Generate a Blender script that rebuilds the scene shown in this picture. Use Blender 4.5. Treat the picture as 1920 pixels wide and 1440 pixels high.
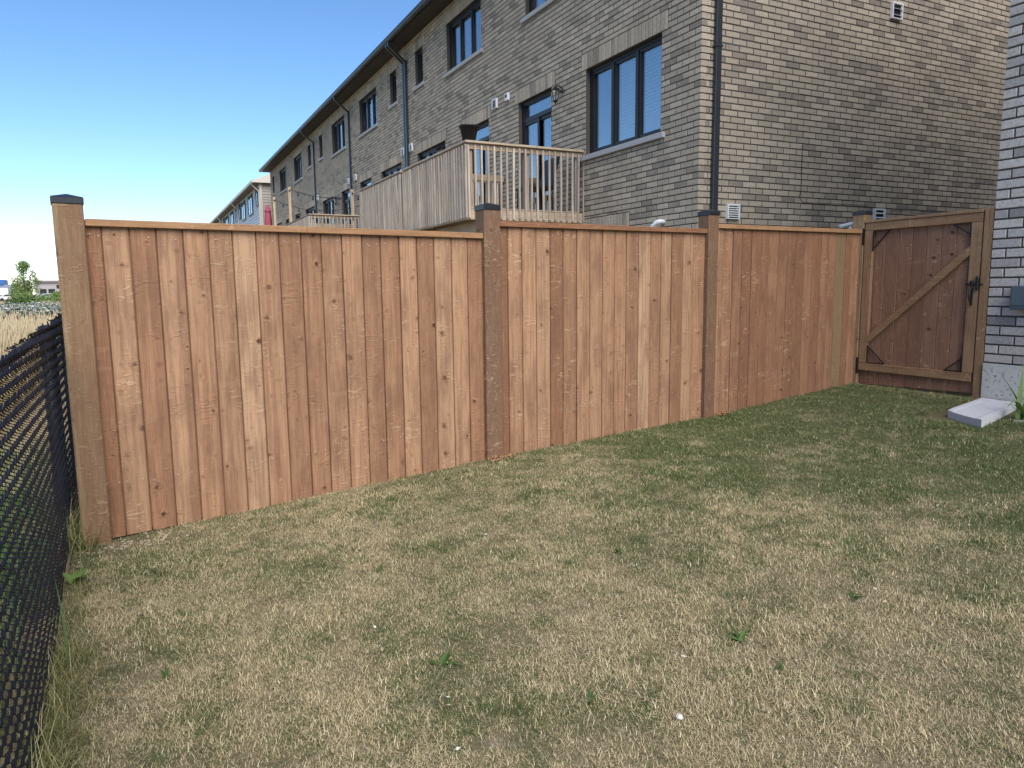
import bpy, math, random
import numpy as np
from mathutils import Vector, Matrix
random.seed(7); RNG = np.random.default_rng(7)
SC = bpy.context.scene
for o in list(bpy.data.objects): bpy.data.objects.remove(o)
COL = SC.collection

# ------------------------------------------------------------------ camera
cam_d = bpy.data.cameras.new("camera"); cam = bpy.data.objects.new("camera", cam_d); COL.objects.link(cam)
cam_d.sensor_width = 36.0; cam_d.lens = 25.47; cam_d.clip_start = 0.05; cam_d.clip_end = 3000
_r = Vector((0.8917365424297996, -0.45242439449942573, -0.01086766567272657))
_d = Vector((-0.06882754837389388, -0.11184741648126655, -0.9913389551567644))
_f = Vector((0.44729040620181587, 0.8847611670322642, -0.1308776903506493))
cam.matrix_world = Matrix(((_r.x, -_d.x, -_f.x, 0), (_r.y, -_d.y, -_f.y, 0), (_r.z, -_d.z, -_f.z, 1.5), (0, 0, 0, 1)))
SC.camera = cam
# ------------------------------------------------------------------ sky, sun, exposure
SUN_EL, SUN_AZ = math.radians(43), math.radians(-97)       # azimuth from +X towards +Y
world = bpy.data.worlds.new("World"); SC.world = world; world.use_nodes = True
wn = world.node_tree; wn.nodes.clear()
sky = wn.nodes.new("ShaderNodeTexSky"); sky.sky_type = 'NISHITA'; sky.sun_disc = False
sky.sun_elevation = SUN_EL; sky.sun_rotation = math.pi/2 - SUN_AZ
sky.air_density = 0.8; sky.dust_density = 0.0; sky.ozone_density = 2.0; sky.altitude = 100
bg = wn.nodes.new("ShaderNodeBackground"); bg.inputs[1].default_value = 0.128
wo = wn.nodes.new("ShaderNodeOutputWorld")
hs = wn.nodes.new('ShaderNodeHueSaturation'); hs.inputs['Saturation'].default_value = 1.16; hs.inputs['Hue'].default_value = .5
wn.links.new(sky.outputs[0], hs.inputs['Color']); wn.links.new(hs.outputs[0], bg.inputs[0]); wn.links.new(bg.outputs[0], wo.inputs[0])
sun_d = bpy.data.lights.new("sun", 'SUN'); sun_d.energy = 3.0; sun_d.angle = math.radians(52); sun_d.color = (1.0, 0.93, 0.84)  # added wide soft lamp, stands in for open-sky light on the shaded yard
sun = bpy.data.objects.new("sun", sun_d); COL.objects.link(sun)
_s = Vector((math.cos(SUN_EL)*math.cos(SUN_AZ), math.cos(SUN_EL)*math.sin(SUN_AZ), math.sin(SUN_EL)))
sun.rotation_euler = _s.to_track_quat('Z', 'Y').to_euler(); sun.location = (30, 30, 40)
SC.view_settings.view_transform = 'Standard'; SC.view_settings.look = 'None'
SC.view_settings.exposure = 0.68; SC.view_settings.gamma = 1.0; SC.view_settings.use_curve_mapping = False
SC.render.engine = 'CYCLES'
SC.cycles.max_bounces = 8; SC.cycles.diffuse_bounces = 4; SC.cycles.transparent_max_bounces = 16

# ------------------------------------------------------------------ mesh helpers
class MB:
    """collects shapes into one mesh; tone = one value per face for per-piece colour"""
    def __init__(s): s.v = []; s.f = []; s.t = []
    def add(s, vs, fs, tone=0.5):
        b = len(s.v); s.v += [tuple(p) for p in vs]; s.f += [tuple(i+b for i in q) for q in fs]; s.t += [tone]*len(fs)
    def box(s, a, b, tone=0.5, M=None):
        (x0, y0, z0), (x1, y1, z1) = a, b
        vs = [Vector(p) for p in ((x0,y0,z0),(x1,y0,z0),(x1,y1,z0),(x0,y1,z0),(x0,y0,z1),(x1,y0,z1),(x1,y1,z1),(x0,y1,z1))]
        if M is not None: vs = [M @ p for p in vs]
        s.add(vs, [(3,2,1,0),(4,5,6,7),(0,1,5,4),(1,2,6,5),(2,3,7,6),(3,0,4,7)], tone)
    def cbox(s, a, b, c=0.004, tone=0.5, M=None):
        """box with every edge chamfered by c"""
        (x0, y0, z0), (x1, y1, z1) = a, b
        c = min(c, (x1-x0)*.45, (y1-y0)*.45, (z1-z0)*.45)
        vs = []; idx = {}
        for ix, x in enumerate((x0, x1)):
            for iy, y in enumerate((y0, y1)):
                for iz, z in enumerate((z0, z1)):
                    dx, dy, dz = c*(1-2*ix), c*(1-2*iy), c*(1-2*iz)
                    for k, p in enumerate(((x, y+dy, z+dz), (x+dx, y, z+dz), (x+dx, y+dy, z))):
                        idx[(ix, iy, iz, k)] = len(vs); vs.append(Vector(p))
        F = []
        g = lambda ix, iy, iz, k: idx[(ix, iy, iz, k)]
        for ix in (0, 1):
            q = [g(ix,0,0,0), g(ix,1,0,0), g(ix,1,1,0), g(ix,0,1,0)]; F.append(q if ix else q[::-1])
        for iy in (0, 1):
            q = [g(0,iy,0,1), g(0,iy,1,1), g(1,iy,1,1), g(1,iy,0,1)]; F.append(q if iy else q[::-1])
        for iz in (0, 1):
            q = [g(0,0,iz,2), g(1,0,iz,2), g(1,1,iz,2), g(0,1,iz,2)]; F.append(q if iz else q[::-1])
        ctr = Vector(((x0+x1)/2, (y0+y1)/2, (z0+z1)/2))
        E = []
        for i in (0, 1):
            for j in (0, 1):
                E.append([g(i,j,0,0), g(i,j,0,1), g(i,j,1,1), g(i,j,1,0)])
                E.append([g(i,0,j,0), g(i,0,j,2), g(i,1,j,2), g(i,1,j,0)])
                E.append([g(0,i,j,1), g(0,i,j,2), g(1,i,j,2), g(1,i,j,1)])
                for k in (0, 1): E.append([g(i,j,k,0), g(i,j,k,1), g(i,j,k,2)])
        for q in E:
            p = [vs[i] for i in q]; nrm = (p[1]-p[0]).cross(p[2]-p[0]); m = sum(p, Vector())/len(p) - ctr
            F.append(q if nrm.dot(m) > 0 else q[::-1])
        if M is not None: vs = [M @ p for p in vs]
        s.add(vs, F, tone)
    def bar(s, p, q, w, h, up=(0, 0, 1), tone=0.5, c=0):
        """rectangular bar from p to q: w sideways, h along up"""
        p, q, up = Vector(p), Vector(q), Vector(up); ax = (q-p); L = ax.length; ax.normalize()
        sd = ax.cross(up); sd.normalize(); u2 = sd.cross(ax)
        M = Matrix(((ax.x, sd.x, u2.x, p.x), (ax.y, sd.y, u2.y, p.y), (ax.z, sd.z, u2.z, p.z), (0, 0, 0, 1)))
        if c: s.cbox((0, -w/2, -h/2), (L, w/2, h/2), c, tone, M)
        else: s.box((0, -w/2, -h/2), (L, w/2, h/2), tone, M)
    def tube(s, pts, r, n=6, tone=0.5, cap=True):
        pts = [Vector(p) for p in pts]; rr = r if isinstance(r, (list, tuple)) else [r]*len(pts)
        t0 = (pts[1]-pts[0]).normalized(); a = t0.orthogonal().normalized(); vs = []
        for i, p in enumerate(pts):
            t = (pts[min(i+1, len(pts)-1)]-pts[max(i-1, 0)]).normalized()
            a = (a - t*a.dot(t)).normalized(); b = t.cross(a)
            for k in range(n):
                ang = 2*math.pi*k/n; vs.append(p + (a*math.cos(ang)+b*math.sin(ang))*rr[i])
        fs = [(i*n+k, i*n+(k+1) % n, (i+1)*n+(k+1) % n, (i+1)*n+k) for i in range(len(pts)-1) for k in range(n)]
        if cap: fs += [tuple(range(n))[::-1], tuple((len(pts)-1)*n+k for k in range(n))]
        s.add(vs, fs, tone)
    def lathe(s, prof, n=24, c=(0, 0, 0), tone=0.5):
        vs = [(c[0]+r*math.cos(2*math.pi*k/n), c[1]+r*math.sin(2*math.pi*k/n), c[2]+z) for r, z in prof for k in range(n)]
        fs = [(i*n+k, i*n+(k+1) % n, (i+1)*n+(k+1) % n, (i+1)*n+k) for i in range(len(prof)-1) for k in range(n)]
        s.add(vs, fs, tone)
    def mesh(s, name, m):
        me = bpy.data.meshes.new(name); me.from_pydata(s.v, [], s.f)
        a = me.attributes.new('tone', 'FLOAT', 'FACE'); a.data.foreach_set('value', np.array(s.t, dtype=np.float32))
        if m: me.materials.append(m)
        me.update(); return me
    def build(s, name, m, parent=None, smooth=False, loc=None):
        me = s.mesh(name, m)
        if smooth: me.polygons.foreach_set('use_smooth', [True]*len(me.polygons))
        o = bpy.data.objects.new(name, me); COL.objects.link(o)
        if parent is not None: o.parent = parent
        if loc is not None: o.location = loc
        return o
def empty(name, loc=(0, 0, 0), rz=0):
    o = bpy.data.objects.new(name, None); COL.objects.link(o); o.location = loc; o.rotation_euler = (0, 0, rz); o.empty_display_size = .1
    return o
def tag(o, label=None, cat=None, group=None, kind=None):
    if label: o['label'] = label
    if cat: o['category'] = cat
    if group: o['group'] = group
    if kind: o['kind'] = kind
    return o
def copy_tree(o, parent=None):
    c = o.copy(); COL.objects.link(c)
    if parent is not None: c.parent = parent
    for ch in list(o.children): copy_tree(ch, c)
    return c
def link(name, me, parent, loc=(0, 0, 0), scale=(1, 1, 1), rot=(0, 0, 0)):
    o = bpy.data.objects.new(name, me); COL.objects.link(o); o.parent = parent
    o.location = loc; o.scale = scale; o.rotation_euler = rot; return o

# ------------------------------------------------------------------ materials
def lin(r, g, b): return (r, g, b, 1)
class MT:
    def __init__(s, name, rough=.7, spec=.3):
        s.m = bpy.data.materials.new(name); s.m.use_nodes = True; s.n = s.m.node_tree; s.bs = s.n.nodes['Principled BSDF']
        s.bs.inputs['Roughness'].default_value = rough; s.bs.inputs['Specular IOR Level'].default_value = spec
    def N(s, t, **kw):
        x = s.n.nodes.new(t)
        for k, v in kw.items(): setattr(x, k, v)
        return x
    def L(s, a, b): s.n.links.new(a, b)
    def val(s, sock, v):
        if hasattr(v, 'is_linked') or hasattr(v, 'links'): s.L(v, sock)
        else: sock.default_value = v
    def math(s, op, a, b=0.0, c=None):
        x = s.N('ShaderNodeMath', operation=op); s.val(x.inputs[0], a); s.val(x.inputs[1], b)
        if c is not None: s.val(x.inputs[2], c)
        return x.outputs[0]
    def mix(s, fac, a, b, blend='MIX'):
        x = s.N('ShaderNodeMix', data_type='RGBA', blend_type=blend); s.val(x.inputs[0], fac); s.val(x.inputs[6], a); s.val(x.inputs[7], b); return x.outputs[2]
    def ramp(s, fac, stops):
        x = s.N('ShaderNodeValToRGB'); e = x.color_ramp.elements
        while len(e) < len(stops): e.new(.5)
        for q, (p, c) in zip(e, stops): q.position = p; q.color = c if len(c) == 4 else (*c, 1)
        s.val(x.inputs[0], fac); return x.outputs[0]
    def maprange(s, v, a, b, c=0., d=1., smooth=True):
        x = s.N('ShaderNodeMapRange'); x.interpolation_type = 'SMOOTHSTEP' if smooth else 'LINEAR'
        s.val(x.inputs[0], v); x.inputs[1].default_value = a; x.inputs[2].default_value = b; x.inputs[3].default_value = c; x.inputs[4].default_value = d
        return x.outputs[0]
    def noise(s, vec, scale=5, detail=3, rough=.5, dist=0.):
        x = s.N('ShaderNodeTexNoise'); x.inputs['Scale'].default_value = scale; x.inputs['Detail'].default_value = detail
        x.inputs['Roughness'].default_value = rough; x.inputs['Distortion'].default_value = dist
        if vec is not None: s.L(vec, x.inputs['Vector'])
        return x.outputs['Fac']
    def scalev(s, vec, sx, sy, sz):
        x = s.N('ShaderNodeVectorMath', operation='MULTIPLY'); s.L(vec, x.inputs[0]); x.inputs[1].default_value = (sx, sy, sz); return x.outputs[0]
    def pos(s): return s.N('ShaderNodeNewGeometry').outputs['Position']
    def objc(s): return s.N('ShaderNodeTexCoord').outputs['Object']
    def rnd(s): return s.N('ShaderNodeObjectInfo').outputs['Random']
    def tone(s): return s.N('ShaderNodeAttribute', attribute_name='tone').outputs['Fac']
    def bump(s, h, strength=.3, dist=.01):
        x = s.N('ShaderNodeBump'); x.inputs['Strength'].default_value = strength; x.inputs['Distance'].default_value = dist
        s.L(h, x.inputs['Height']); s.L(x.outputs[0], s.bs.inputs['Normal'])
    def color(s, c): s.val(s.bs.inputs['Base Color'], c); return s

def plain(name, c, rough=.6, spec=.3, var=.12, scale=12, metal=0):
    t = MT(name, rough, spec); n = t.noise(t.objc(), scale, 4)
    t.color(t.mix(n, lin(*[v*(1-var) for v in c]), lin(*[v*(1+var) for v in c]))); t.bs.inputs['Metallic'].default_value = metal
    return t.m

def wood(name, stops, axis='Z', knots=1.0, olive=.02, rough=.72, dark=.5, wear=0.0, width=.14, kscale=1.0):
    """sawn softwood boards: grain along axis, knots, two-tone edges, figure, painted sawn-ridge shading, one tint per board"""
    t = MT(name, rough, .22); oc = t.objc(); r = t.rnd()
    def rr(k): return t.math('FRACT', t.math('MULTIPLY', r, k))
    off = t.N('ShaderNodeCombineXYZ')
    for i, k in enumerate((37.7, 91.3, 53.1)): t.L(t.math('MULTIPLY', r, k), off.inputs[i])
    va = t.N('ShaderNodeVectorMath', operation='ADD'); t.L(oc, va.inputs[0]); t.L(off.outputs[0], va.inputs[1])
    # frame with x across, y through, z along the board
    def reorder(vec):
        if axis == 'Z': return vec
        sp = t.N('ShaderNodeSeparateXYZ'); t.L(vec, sp.inputs[0]); cb = t.N('ShaderNodeCombineXYZ')
        src = {'X': (2, 1, 0), 'Y': (2, 0, 1)}[axis]
        for i, k in enumerate(src): t.L(sp.outputs[k], cb.inputs[i])
        return cb.outputs[0]
    v = reorder(va.outputs[0]); raw = t.N('ShaderNodeSeparateXYZ'); t.L(reorder(oc), raw.inputs[0])
    vs = t.N('ShaderNodeSeparateXYZ'); t.L(v, vs.inputs[0])
    # knots on the face: 2D cells
    wob = t.N('ShaderNodeTexNoise'); wob.inputs['Scale'].default_value = 30; wob.inputs['Detail'].default_value = 2; t.L(v, wob.inputs['Vector'])
    c2 = t.N('ShaderNodeCombineXYZ'); t.L(t.math('ADD', vs.outputs[0], t.math('MULTIPLY', vs.outputs[1], .7)), c2.inputs[0]); t.L(vs.outputs[2], c2.inputs[1])
    wv = t.N('ShaderNodeVectorMath', operation='MULTIPLY_ADD'); t.L(wob.outputs['Color'], wv.inputs[0]); wv.inputs[1].default_value = (.016,)*3; t.L(c2.outputs[0], wv.inputs[2])
    def cells(scale, pw, k0, soft, thr):
        vo = t.N('ShaderNodeTexVoronoi', feature='F1', voronoi_dimensions='2D'); vo.inputs['Scale'].default_value = scale; t.L(wv.outputs[0], vo.inputs['Vector'])
        sp = t.N('ShaderNodeSeparateColor'); t.L(vo.outputs['Color'], sp.inputs[0])
        size = t.math('MULTIPLY', t.math('POWER', sp.outputs[0], pw), k0); d = t.math('SUBTRACT', vo.outputs['Distance'], size)
        on = t.math('GREATER_THAN', sp.outputs[1], thr)
        core = t.math('MULTIPLY', t.math('MULTIPLY', t.maprange(d, -soft*.4, soft, 1, 0), on), knots)
        halo = t.math('MULTIPLY', t.math('MULTIPLY', t.maprange(d, 0, soft*7, 1, 0), on), knots)
        return core, halo
    ca, ha = cells(5.3*kscale, 1.8, .08, .022, .5); cb_, hb = cells(11.0, 1.5, .04, .03, .72)
    halo = t.math('MAXIMUM', ha, t.math('MULTIPLY', hb, .8)); core = t.math('MAXIMUM', ca, t.math('MULTIPLY', cb_, .55))
    # grain pushed aside by the knots
    push = t.N('ShaderNodeVectorMath', operation='ADD'); t.L(t.scalev(v, 1, 1, .04), push.inputs[0])
    pz = t.N('ShaderNodeCombineXYZ'); hh = t.math('MULTIPLY', halo, .035); t.L(hh, pz.inputs[0]); t.L(hh, pz.inputs[1]); t.L(pz.outputs[0], push.inputs[1])
    g1 = t.noise(push.outputs[0], 55, 5, .62, .3); g2 = t.noise(push.outputs[0], 14, 3, .5, .6); g3 = t.noise(push.outputs[0], 210, 2, .5)
    blot = t.noise(t.scalev(v, 3, 3, 1), 2.6, 4, .6); fig = t.noise(t.scalev(v, 1, 1, 2.6), 24, 2, .4, 1.2); band = t.noise(t.scalev(v, .15, .15, 1), 6.0, 2, .4)
    base = t.ramp(rr(7.31), stops)
    fe = t.math('MULTIPLY', t.maprange(t.noise(t.scalev(v, 11, 11, 36), 1.0, 2, .5, 1.3), .54, .66), t.maprange(t.noise(t.scalev(v, 1, 1, .8), 5.5, 2, .5), .49, .64))
    c = t.mix(t.math('MULTIPLY', t.maprange(g1, .38, .68), .48), base, lin(.15, .072, .04))
    c = t.mix(t.math('MULTIPLY', t.maprange(g2, .5, .72), .38), c, lin(.18, .085, .046))
    c = t.mix(t.math('MULTIPLY', t.maprange(g3, .45, .7), .25), c, lin(.54, .34, .20))
    c = t.mix(t.math('MULTIPLY', t.maprange(blot, .42, .70), dark), c, lin(.16, .08, .05))
    # heartwood / sapwood split at a random place across the board
    edge = t.math('MULTIPLY', rr(5.77), width); wig = t.math('MULTIPLY', t.math('SUBTRACT', t.noise(t.scalev(v, .2, .2, 1), 2.2, 2), .5), .03)
    side = t.maprange(t.math('SUBTRACT', t.math('ADD', raw.outputs[0], wig), edge), -.003, .003)
    c = t.mix(t.math('MULTIPLY', side, t.math('MULTIPLY', rr(3.13), .42)), c, lin(.20, .098, .058))
    c = t.mix(t.math('MULTIPLY', t.maprange(fig, .56, .66), t.math('ADD', .05, t.math('MULTIPLY', halo, .45))), c, lin(.56, .37, .22))
    c = t.mix(t.math('MULTIPLY', t.maprange(fig, .44, .36), t.math('ADD', .05, t.math('MULTIPLY', halo, .4))), c, lin(.13, .062, .034))
    c = t.mix(t.math('MULTIPLY', t.maprange(band, .68, .70), t.math('MULTIPLY', t.math('GREATER_THAN', rr(11.9), .7), .10)), c, lin(.56, .37, .22))
    c = t.mix(t.math('MULTIPLY', fe, t.math('MULTIPLY', rr(9.77), .5)), c, lin(.60, .41, .25))  # pale crescents: light on rough-sawn ridges painted into the colour
    c = t.mix(t.math('MULTIPLY', halo, .25), c, lin(.18, .075, .035))
    c = t.mix(t.math('MULTIPLY', core, t.math('ADD', .5, t.math('MULTIPLY', rr(4.41), .42))), c, lin(.055,.027,.015))
    if olive: c = t.mix(t.math('MULTIPLY', t.math('GREATER_THAN', rr(19.3), 1-olive), .6), c, lin(.24, .185, .095))
    if wear: c = t.mix(t.math('MULTIPLY', t.maprange(t.noise(v, 75, 5, .7), .62, .68), wear), c, lin(.62, .56, .48))
    t.color(c)
    h = t.math('ADD', t.math('MULTIPLY', g1, .5), t.math('ADD', t.math('MULTIPLY', halo, .25), t.math('ADD', t.math('MULTIPLY', fe, 1.1), t.math('MULTIPLY', fig, .3))))
    t.bump(h, .6, .004); return t.m

def brickmat(name, stops, bumpd=.004):
    t = MT(name, .85, .15); p = t.pos(); tn = t.tone()
    c = t.ramp(tn, stops)
    n1 = t.noise(p, 40, 4, .6); n2 = t.noise(p, 9, 3, .5); n3 = t.noise(p, .9, 2, .5)
    c = t.mix(t.math('MULTIPLY', t.maprange(n1, .42, .7), .35), c, lin(.14, .12, .105))
    c = t.mix(t.math('MULTIPLY', t.maprange(n2, .5, .75), .3), c, lin(.55, .47, .38))
    c = t.mix(t.math('MULTIPLY', t.maprange(n3, .4, .7), .18), c, lin(.20, .175, .155))
    t.color(c); t.bump(n1, .5, bumpd); return t.m

M = {}
fstops = [(0, (.425,.238,.132)), (.14, (.28,.136,.071)), (.32, (.52,.325,.195)), (.5, (.365,.19,.103)), (.68, (.465,.272,.156)), (.84, (.245,.117,.063)), (1, (.44,.252,.142))]
M['fence'] = wood('stained_fence_board', fstops, olive=0)
M['fence2'] = wood('stained_fence_board_mixed', [(0, (.40,.21,.12)), (.2, (.22,.10,.055)), (.4, (.42,.235,.135)), (.6, (.30,.14,.075)), (.8, (.24,.115,.062)), (1, (.38,.20,.11))], olive=.05)
M['rail'] = wood('stained_cap_rail', [(0, (.42,.235,.115)), (1, (.40,.22,.11))], 'X', .6, 0, dark=.3)
M['raild'] = wood('stained_cap_rail_dark', [(0, (.24,.105,.05)), (1, (.27,.12,.06))], 'X', .6, 0, dark=.3)
M['post'] = wood('treated_post', [(0, (.26,.178,.095)), (1, (.28,.19,.10))], 'Z', 1.0, 0, dark=.4, wear=.3, kscale=.62)
M['postd'] = wood('treated_post_dark', [(0, (.165,.10,.062)), (1, (.185,.112,.07))], 'Z', .8, 0, dark=.5, wear=.75)
M['gate'] = wood('gate_board', [(0, (.23,.105,.065)), (.3, (.33,.175,.115)), (.6, (.20,.095,.06)), (1, (.35,.20,.13))], olive=.06, dark=.35)
M['gframe'] = wood('gate_frame_wood', [(0, (.33,.205,.11)), (1, (.30,.18,.095))], 'Z', .7, 0, dark=.4)
M['gframey'] = wood('gate_rail_wood', [(0, (.33,.205,.11)), (1, (.30,.18,.092))], 'Y', .7, 0, dark=.4)
M['deck'] = wood('weathered_deck_wood', [(0, (.58,.53,.44)), (.35, (.43,.40,.35)), (.7, (.66,.60,.49)), (1, (.39,.37,.34))], 'Z', .25, 0, dark=.12)
M['decky'] = wood('weathered_deck_rail', [(0, (.52,.46,.37)), (1, (.56,.49,.38))], 'Y', .4, 0, dark=.15)
M['deckx'] = wood('weathered_deck_rail_side', [(0, (.56,.47,.34)), (1, (.60,.50,.36))], 'X', .4, 0, dark=.15)
M['newwood'] = wood('new_yellow_wood', [(0, (.60,.46,.30)), (1, (.57,.44,.28))], 'Z', .2, 0, dark=.1)
M['capm'] = plain('black_post_cap', (.018,.018,.022), .35, .5)
M['black'] = plain('black_iron', (.012,.012,.013), .45, .5)
M['vinylwire'] = plain('black_vinyl_wire', (.010,.012,.019), .5, .3)
M['nail'] = plain('bright_nail_head', (.6,.58,.55), .35, .6)
M['brick'] = brickmat('tan_grey_brick', [(0, (.27,.228,.185)), (.22, (.335,.285,.225)), (.3, (.415,.352,.27)), (.7, (.48,.405,.31)), (1, (.56,.475,.365))])
M['brick2'] = brickmat('pale_grey_brick', [(0, (.26,.24,.23)), (.12, (.40,.37,.35)), (.5, (.52,.48,.45)), (1, (.62,.57,.52))])
t = MT('dark_mortar', .95, .1); nn = t.noise(t.pos(), 30, 4); t.color(t.mix(nn, lin(.07,.064,.058), lin(.12,.11,.10))); t.bump(nn, .4, .004); M['mortar'] = t.m
t = MT('poured_concrete', .9, .15); p = t.pos(); a = t.noise(p, 6, 5, .6); b = t.noise(p, 28, 4, .65)
c = t.mix(a, lin(.44,.43,.40), lin(.60,.58,.54)); c = t.mix(t.math('MULTIPLY', t.maprange(b, .6, .68), .75), c, lin(.17,.16,.15)); t.color(c)
t.bump(t.math('SUBTRACT', 1, t.maprange(b, .55, .7)), .8, .012); M['concrete'] = t.m
M['sill'] = plain('grey_stone_sill', (.42,.42,.42), .8, .2, .2, 60)
M['frame'] = plain('black_window_frame', (.016,.014,.014), .4, .4)
M['blind'] = plain('white_blind', (.84,.85,.86), .7, .2, .03)
M['room'] = plain('painted_room_dark', (.035,.035,.04), .9, .1)  # near-black colour paints the lack of light indoors
M['white'] = plain('white_plastic', (.80,.80,.80), .45, .4, .04)
M['gutter'] = plain('charcoal_gutter', (.035,.04,.045), .3, .5)
M['soffit'] = plain('dark_soffit', (.06,.052,.046), .6, .3)
M['shingle'] = plain('roof_shingle', (.07,.065,.06), .9, .1, .3, 40)
M['siding'] = plain('white_siding', (.62,.66,.70), .55, .3, .04)
M['sidingtan'] = plain('tan_siding', (.45,.40,.34), .6, .3, .05)
M['trim'] = plain('cream_trim', (.62,.58,.50), .5, .3, .04)
M['trimtan'] = plain('taupe_soffit', (.22,.17,.135), .6, .3, .05)
M['pot'] = plain('black_plastic_pot', (.013,.013,.015), .45, .4)
M['pink'] = plain('faded_red_umbrella_cloth', (.40,.085,.12), .8, .2, .15)
M['box'] = plain('grey_green_meter_box', (.085,.12,.14), .5, .4)
# window glass: clear pane with a sky-catching coating
t = MT('window_glass'); gl = t.N('ShaderNodeBsdfGlossy'); gl.inputs['Roughness'].default_value = .015; gl.inputs['Color'].default_value = (.97,.98,1,1)
tr = t.N('ShaderNodeBsdfTransparent'); tr.inputs['Color'].default_value = (.90,.94,.95,1)
fr = t.N('ShaderNodeFresnel'); fr.inputs['IOR'].default_value = 1.9
wb = t.noise(t.objc(), 1.3, 1); bp = t.N('ShaderNodeBump'); bp.inputs['Strength'].default_value = .05; bp.inputs['Distance'].default_value = .02; t.L(wb, bp.inputs['Height']); t.L(bp.outputs[0], gl.inputs['Normal'])
mx = t.N('ShaderNodeMixShader'); t.L(t.math('MINIMUM', t.math('ADD', t.math('MULTIPLY', fr.outputs[0], .75), .09), .95), mx.inputs[0]); t.L(tr.outputs[0], mx.inputs[1]); t.L(gl.outputs[0], mx.inputs[2])
t.L(mx.outputs[0], t.n.nodes['Material Output'].inputs[0]); M['glass'] = t.m

# lawn: dry straw turning green towards the gate, in patches
def green_mask(t, p):
    sx = t.N('ShaderNodeSeparateXYZ'); t.L(p, sx.inputs[0])
    n = t.noise(p, 1.5, 5, .65); n2 = t.noise(p, 6.5, 4, .65)
    g = t.math('ADD', t.maprange(sx.outputs[0], 1.7, 5.0, 0, .72), t.maprange(sx.outputs[1], 1.5, 4.5, -.06, .10))
    g = t.math('ADD', g, t.math('MULTIPLY', t.math('SUBTRACT', n, .5), 2.5))
    g = t.math('ADD', g, t.math('MULTIPLY', t.math('SUBTRACT', n2, .5), 2.3))
    return t.maprange(g, -.22, .70, .08, .90, False)
t = MT('grass_blade', .75, .15); p = t.pos(); gm = green_mask(t, p); tn = t.tone()
dry = t.ramp(tn, [(0, (.20,.155,.08)), (.3, (.44,.355,.20)), (.7, (.62,.51,.30)), (.95, (.70,.59,.37)), (1, (.78,.69,.50))])
grn = t.ramp(tn, [(0, (.055,.080,.027)), (.5, (.112,.15,.05)), (1, (.21,.245,.095))])
pick = t.math('GREATER_THAN', gm, t.math('FRACT', t.math('MULTIPLY', tn, 17.31)))
t.color(t.mix(pick, dry, grn)); M['blade'] = t.m
t = MT('lawn_thatch', .95, .05); p = t.pos(); gm = green_mask(t, p); n = t.noise(p, 60, 5, .7); n2 = t.noise(p, 7, 3, .6)
c = t.mix(n, lin(.075,.06,.034), lin(.36,.295,.18)); c = t.mix(t.math('MULTIPLY', gm, .65), c, t.mix(n, lin(.035,.045,.018), lin(.11,.12,.05)))  # thatch colour, its dark end also paints the shadow between blades
c = t.mix(t.math('MULTIPLY', t.maprange(n2, .6, .75), .5), c, lin(.33,.29,.235)); t.color(c); t.bump(n, .8, .012); M['lawn'] = t.m
t = MT('field_soil', .95, .05); p = t.pos(); n = t.noise(p, 3, 6, .7); n2 = t.noise(p, .05, 4, .6)
c = t.mix(n, lin(.20,.15,.085), lin(.42,.32,.18)); c = t.mix(t.maprange(n2, .5, .65), c, lin(.14,.15,.065)); t.color(c); t.bump(n, .6, .05); M['field'] = t.m
t = MT('field_grass_blade', .8, .1); tn = t.tone(); t.color(t.ramp(tn, [(0, (.22,.165,.08)), (.5, (.41,.31,.165)), (.9, (.52,.415,.24)), (1, (.60,.50,.33))])); M['straw'] = t.m
t = MT('edge_grass_blade', .8, .1); tn = t.tone(); t.color(t.ramp(tn, [(0, (.06,.085,.024)), (.5, (.14,.16,.05)), (.75, (.32,.28,.11)), (1, (.54,.46,.26))])); M['edge'] = t.m
t = MT('leaf', .6, .3); tn = t.tone(); t.color(t.ramp(tn, [(0, (.028,.055,.014)), (.5, (.06,.115,.025)), (1, (.13,.20,.05))])); M['leaf'] = t.m
t = MT('light_leaf', .6, .3); tn = t.tone(); t.color(t.ramp(tn, [(0, (.06,.10,.025)), (.5, (.14,.21,.05)), (1, (.24,.31,.10))])); M['leaf2'] = t.m
t = MT('weed_flower', .8, .2); tn = t.tone(); t.color(t.ramp(tn, [(0, (.10,.135,.055)), (.45, (.19,.23,.11)), (.55, (.24,.28,.20)), (.62, (.42,.45,.38)), (1, (.60,.62,.57))])); M['umbel'] = t.m
M['dock'] = plain('brown_seed_stalk', (.06,.032,.02), .9, .1)
M['bark'] = plain('bark', (.12,.09,.065), .9, .1, .3, 30)
M['chip'] = plain('orange_wood_chip', (.52,.24,.12), .8, .2, .25, 40)
M['stone'] = plain('grey_stone', (.36,.33,.30), .9, .15, .3, 20)
M['clod'] = plain('dry_soil_clod', (.42,.35,.26), .95, .1, .25, 25)

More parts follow.
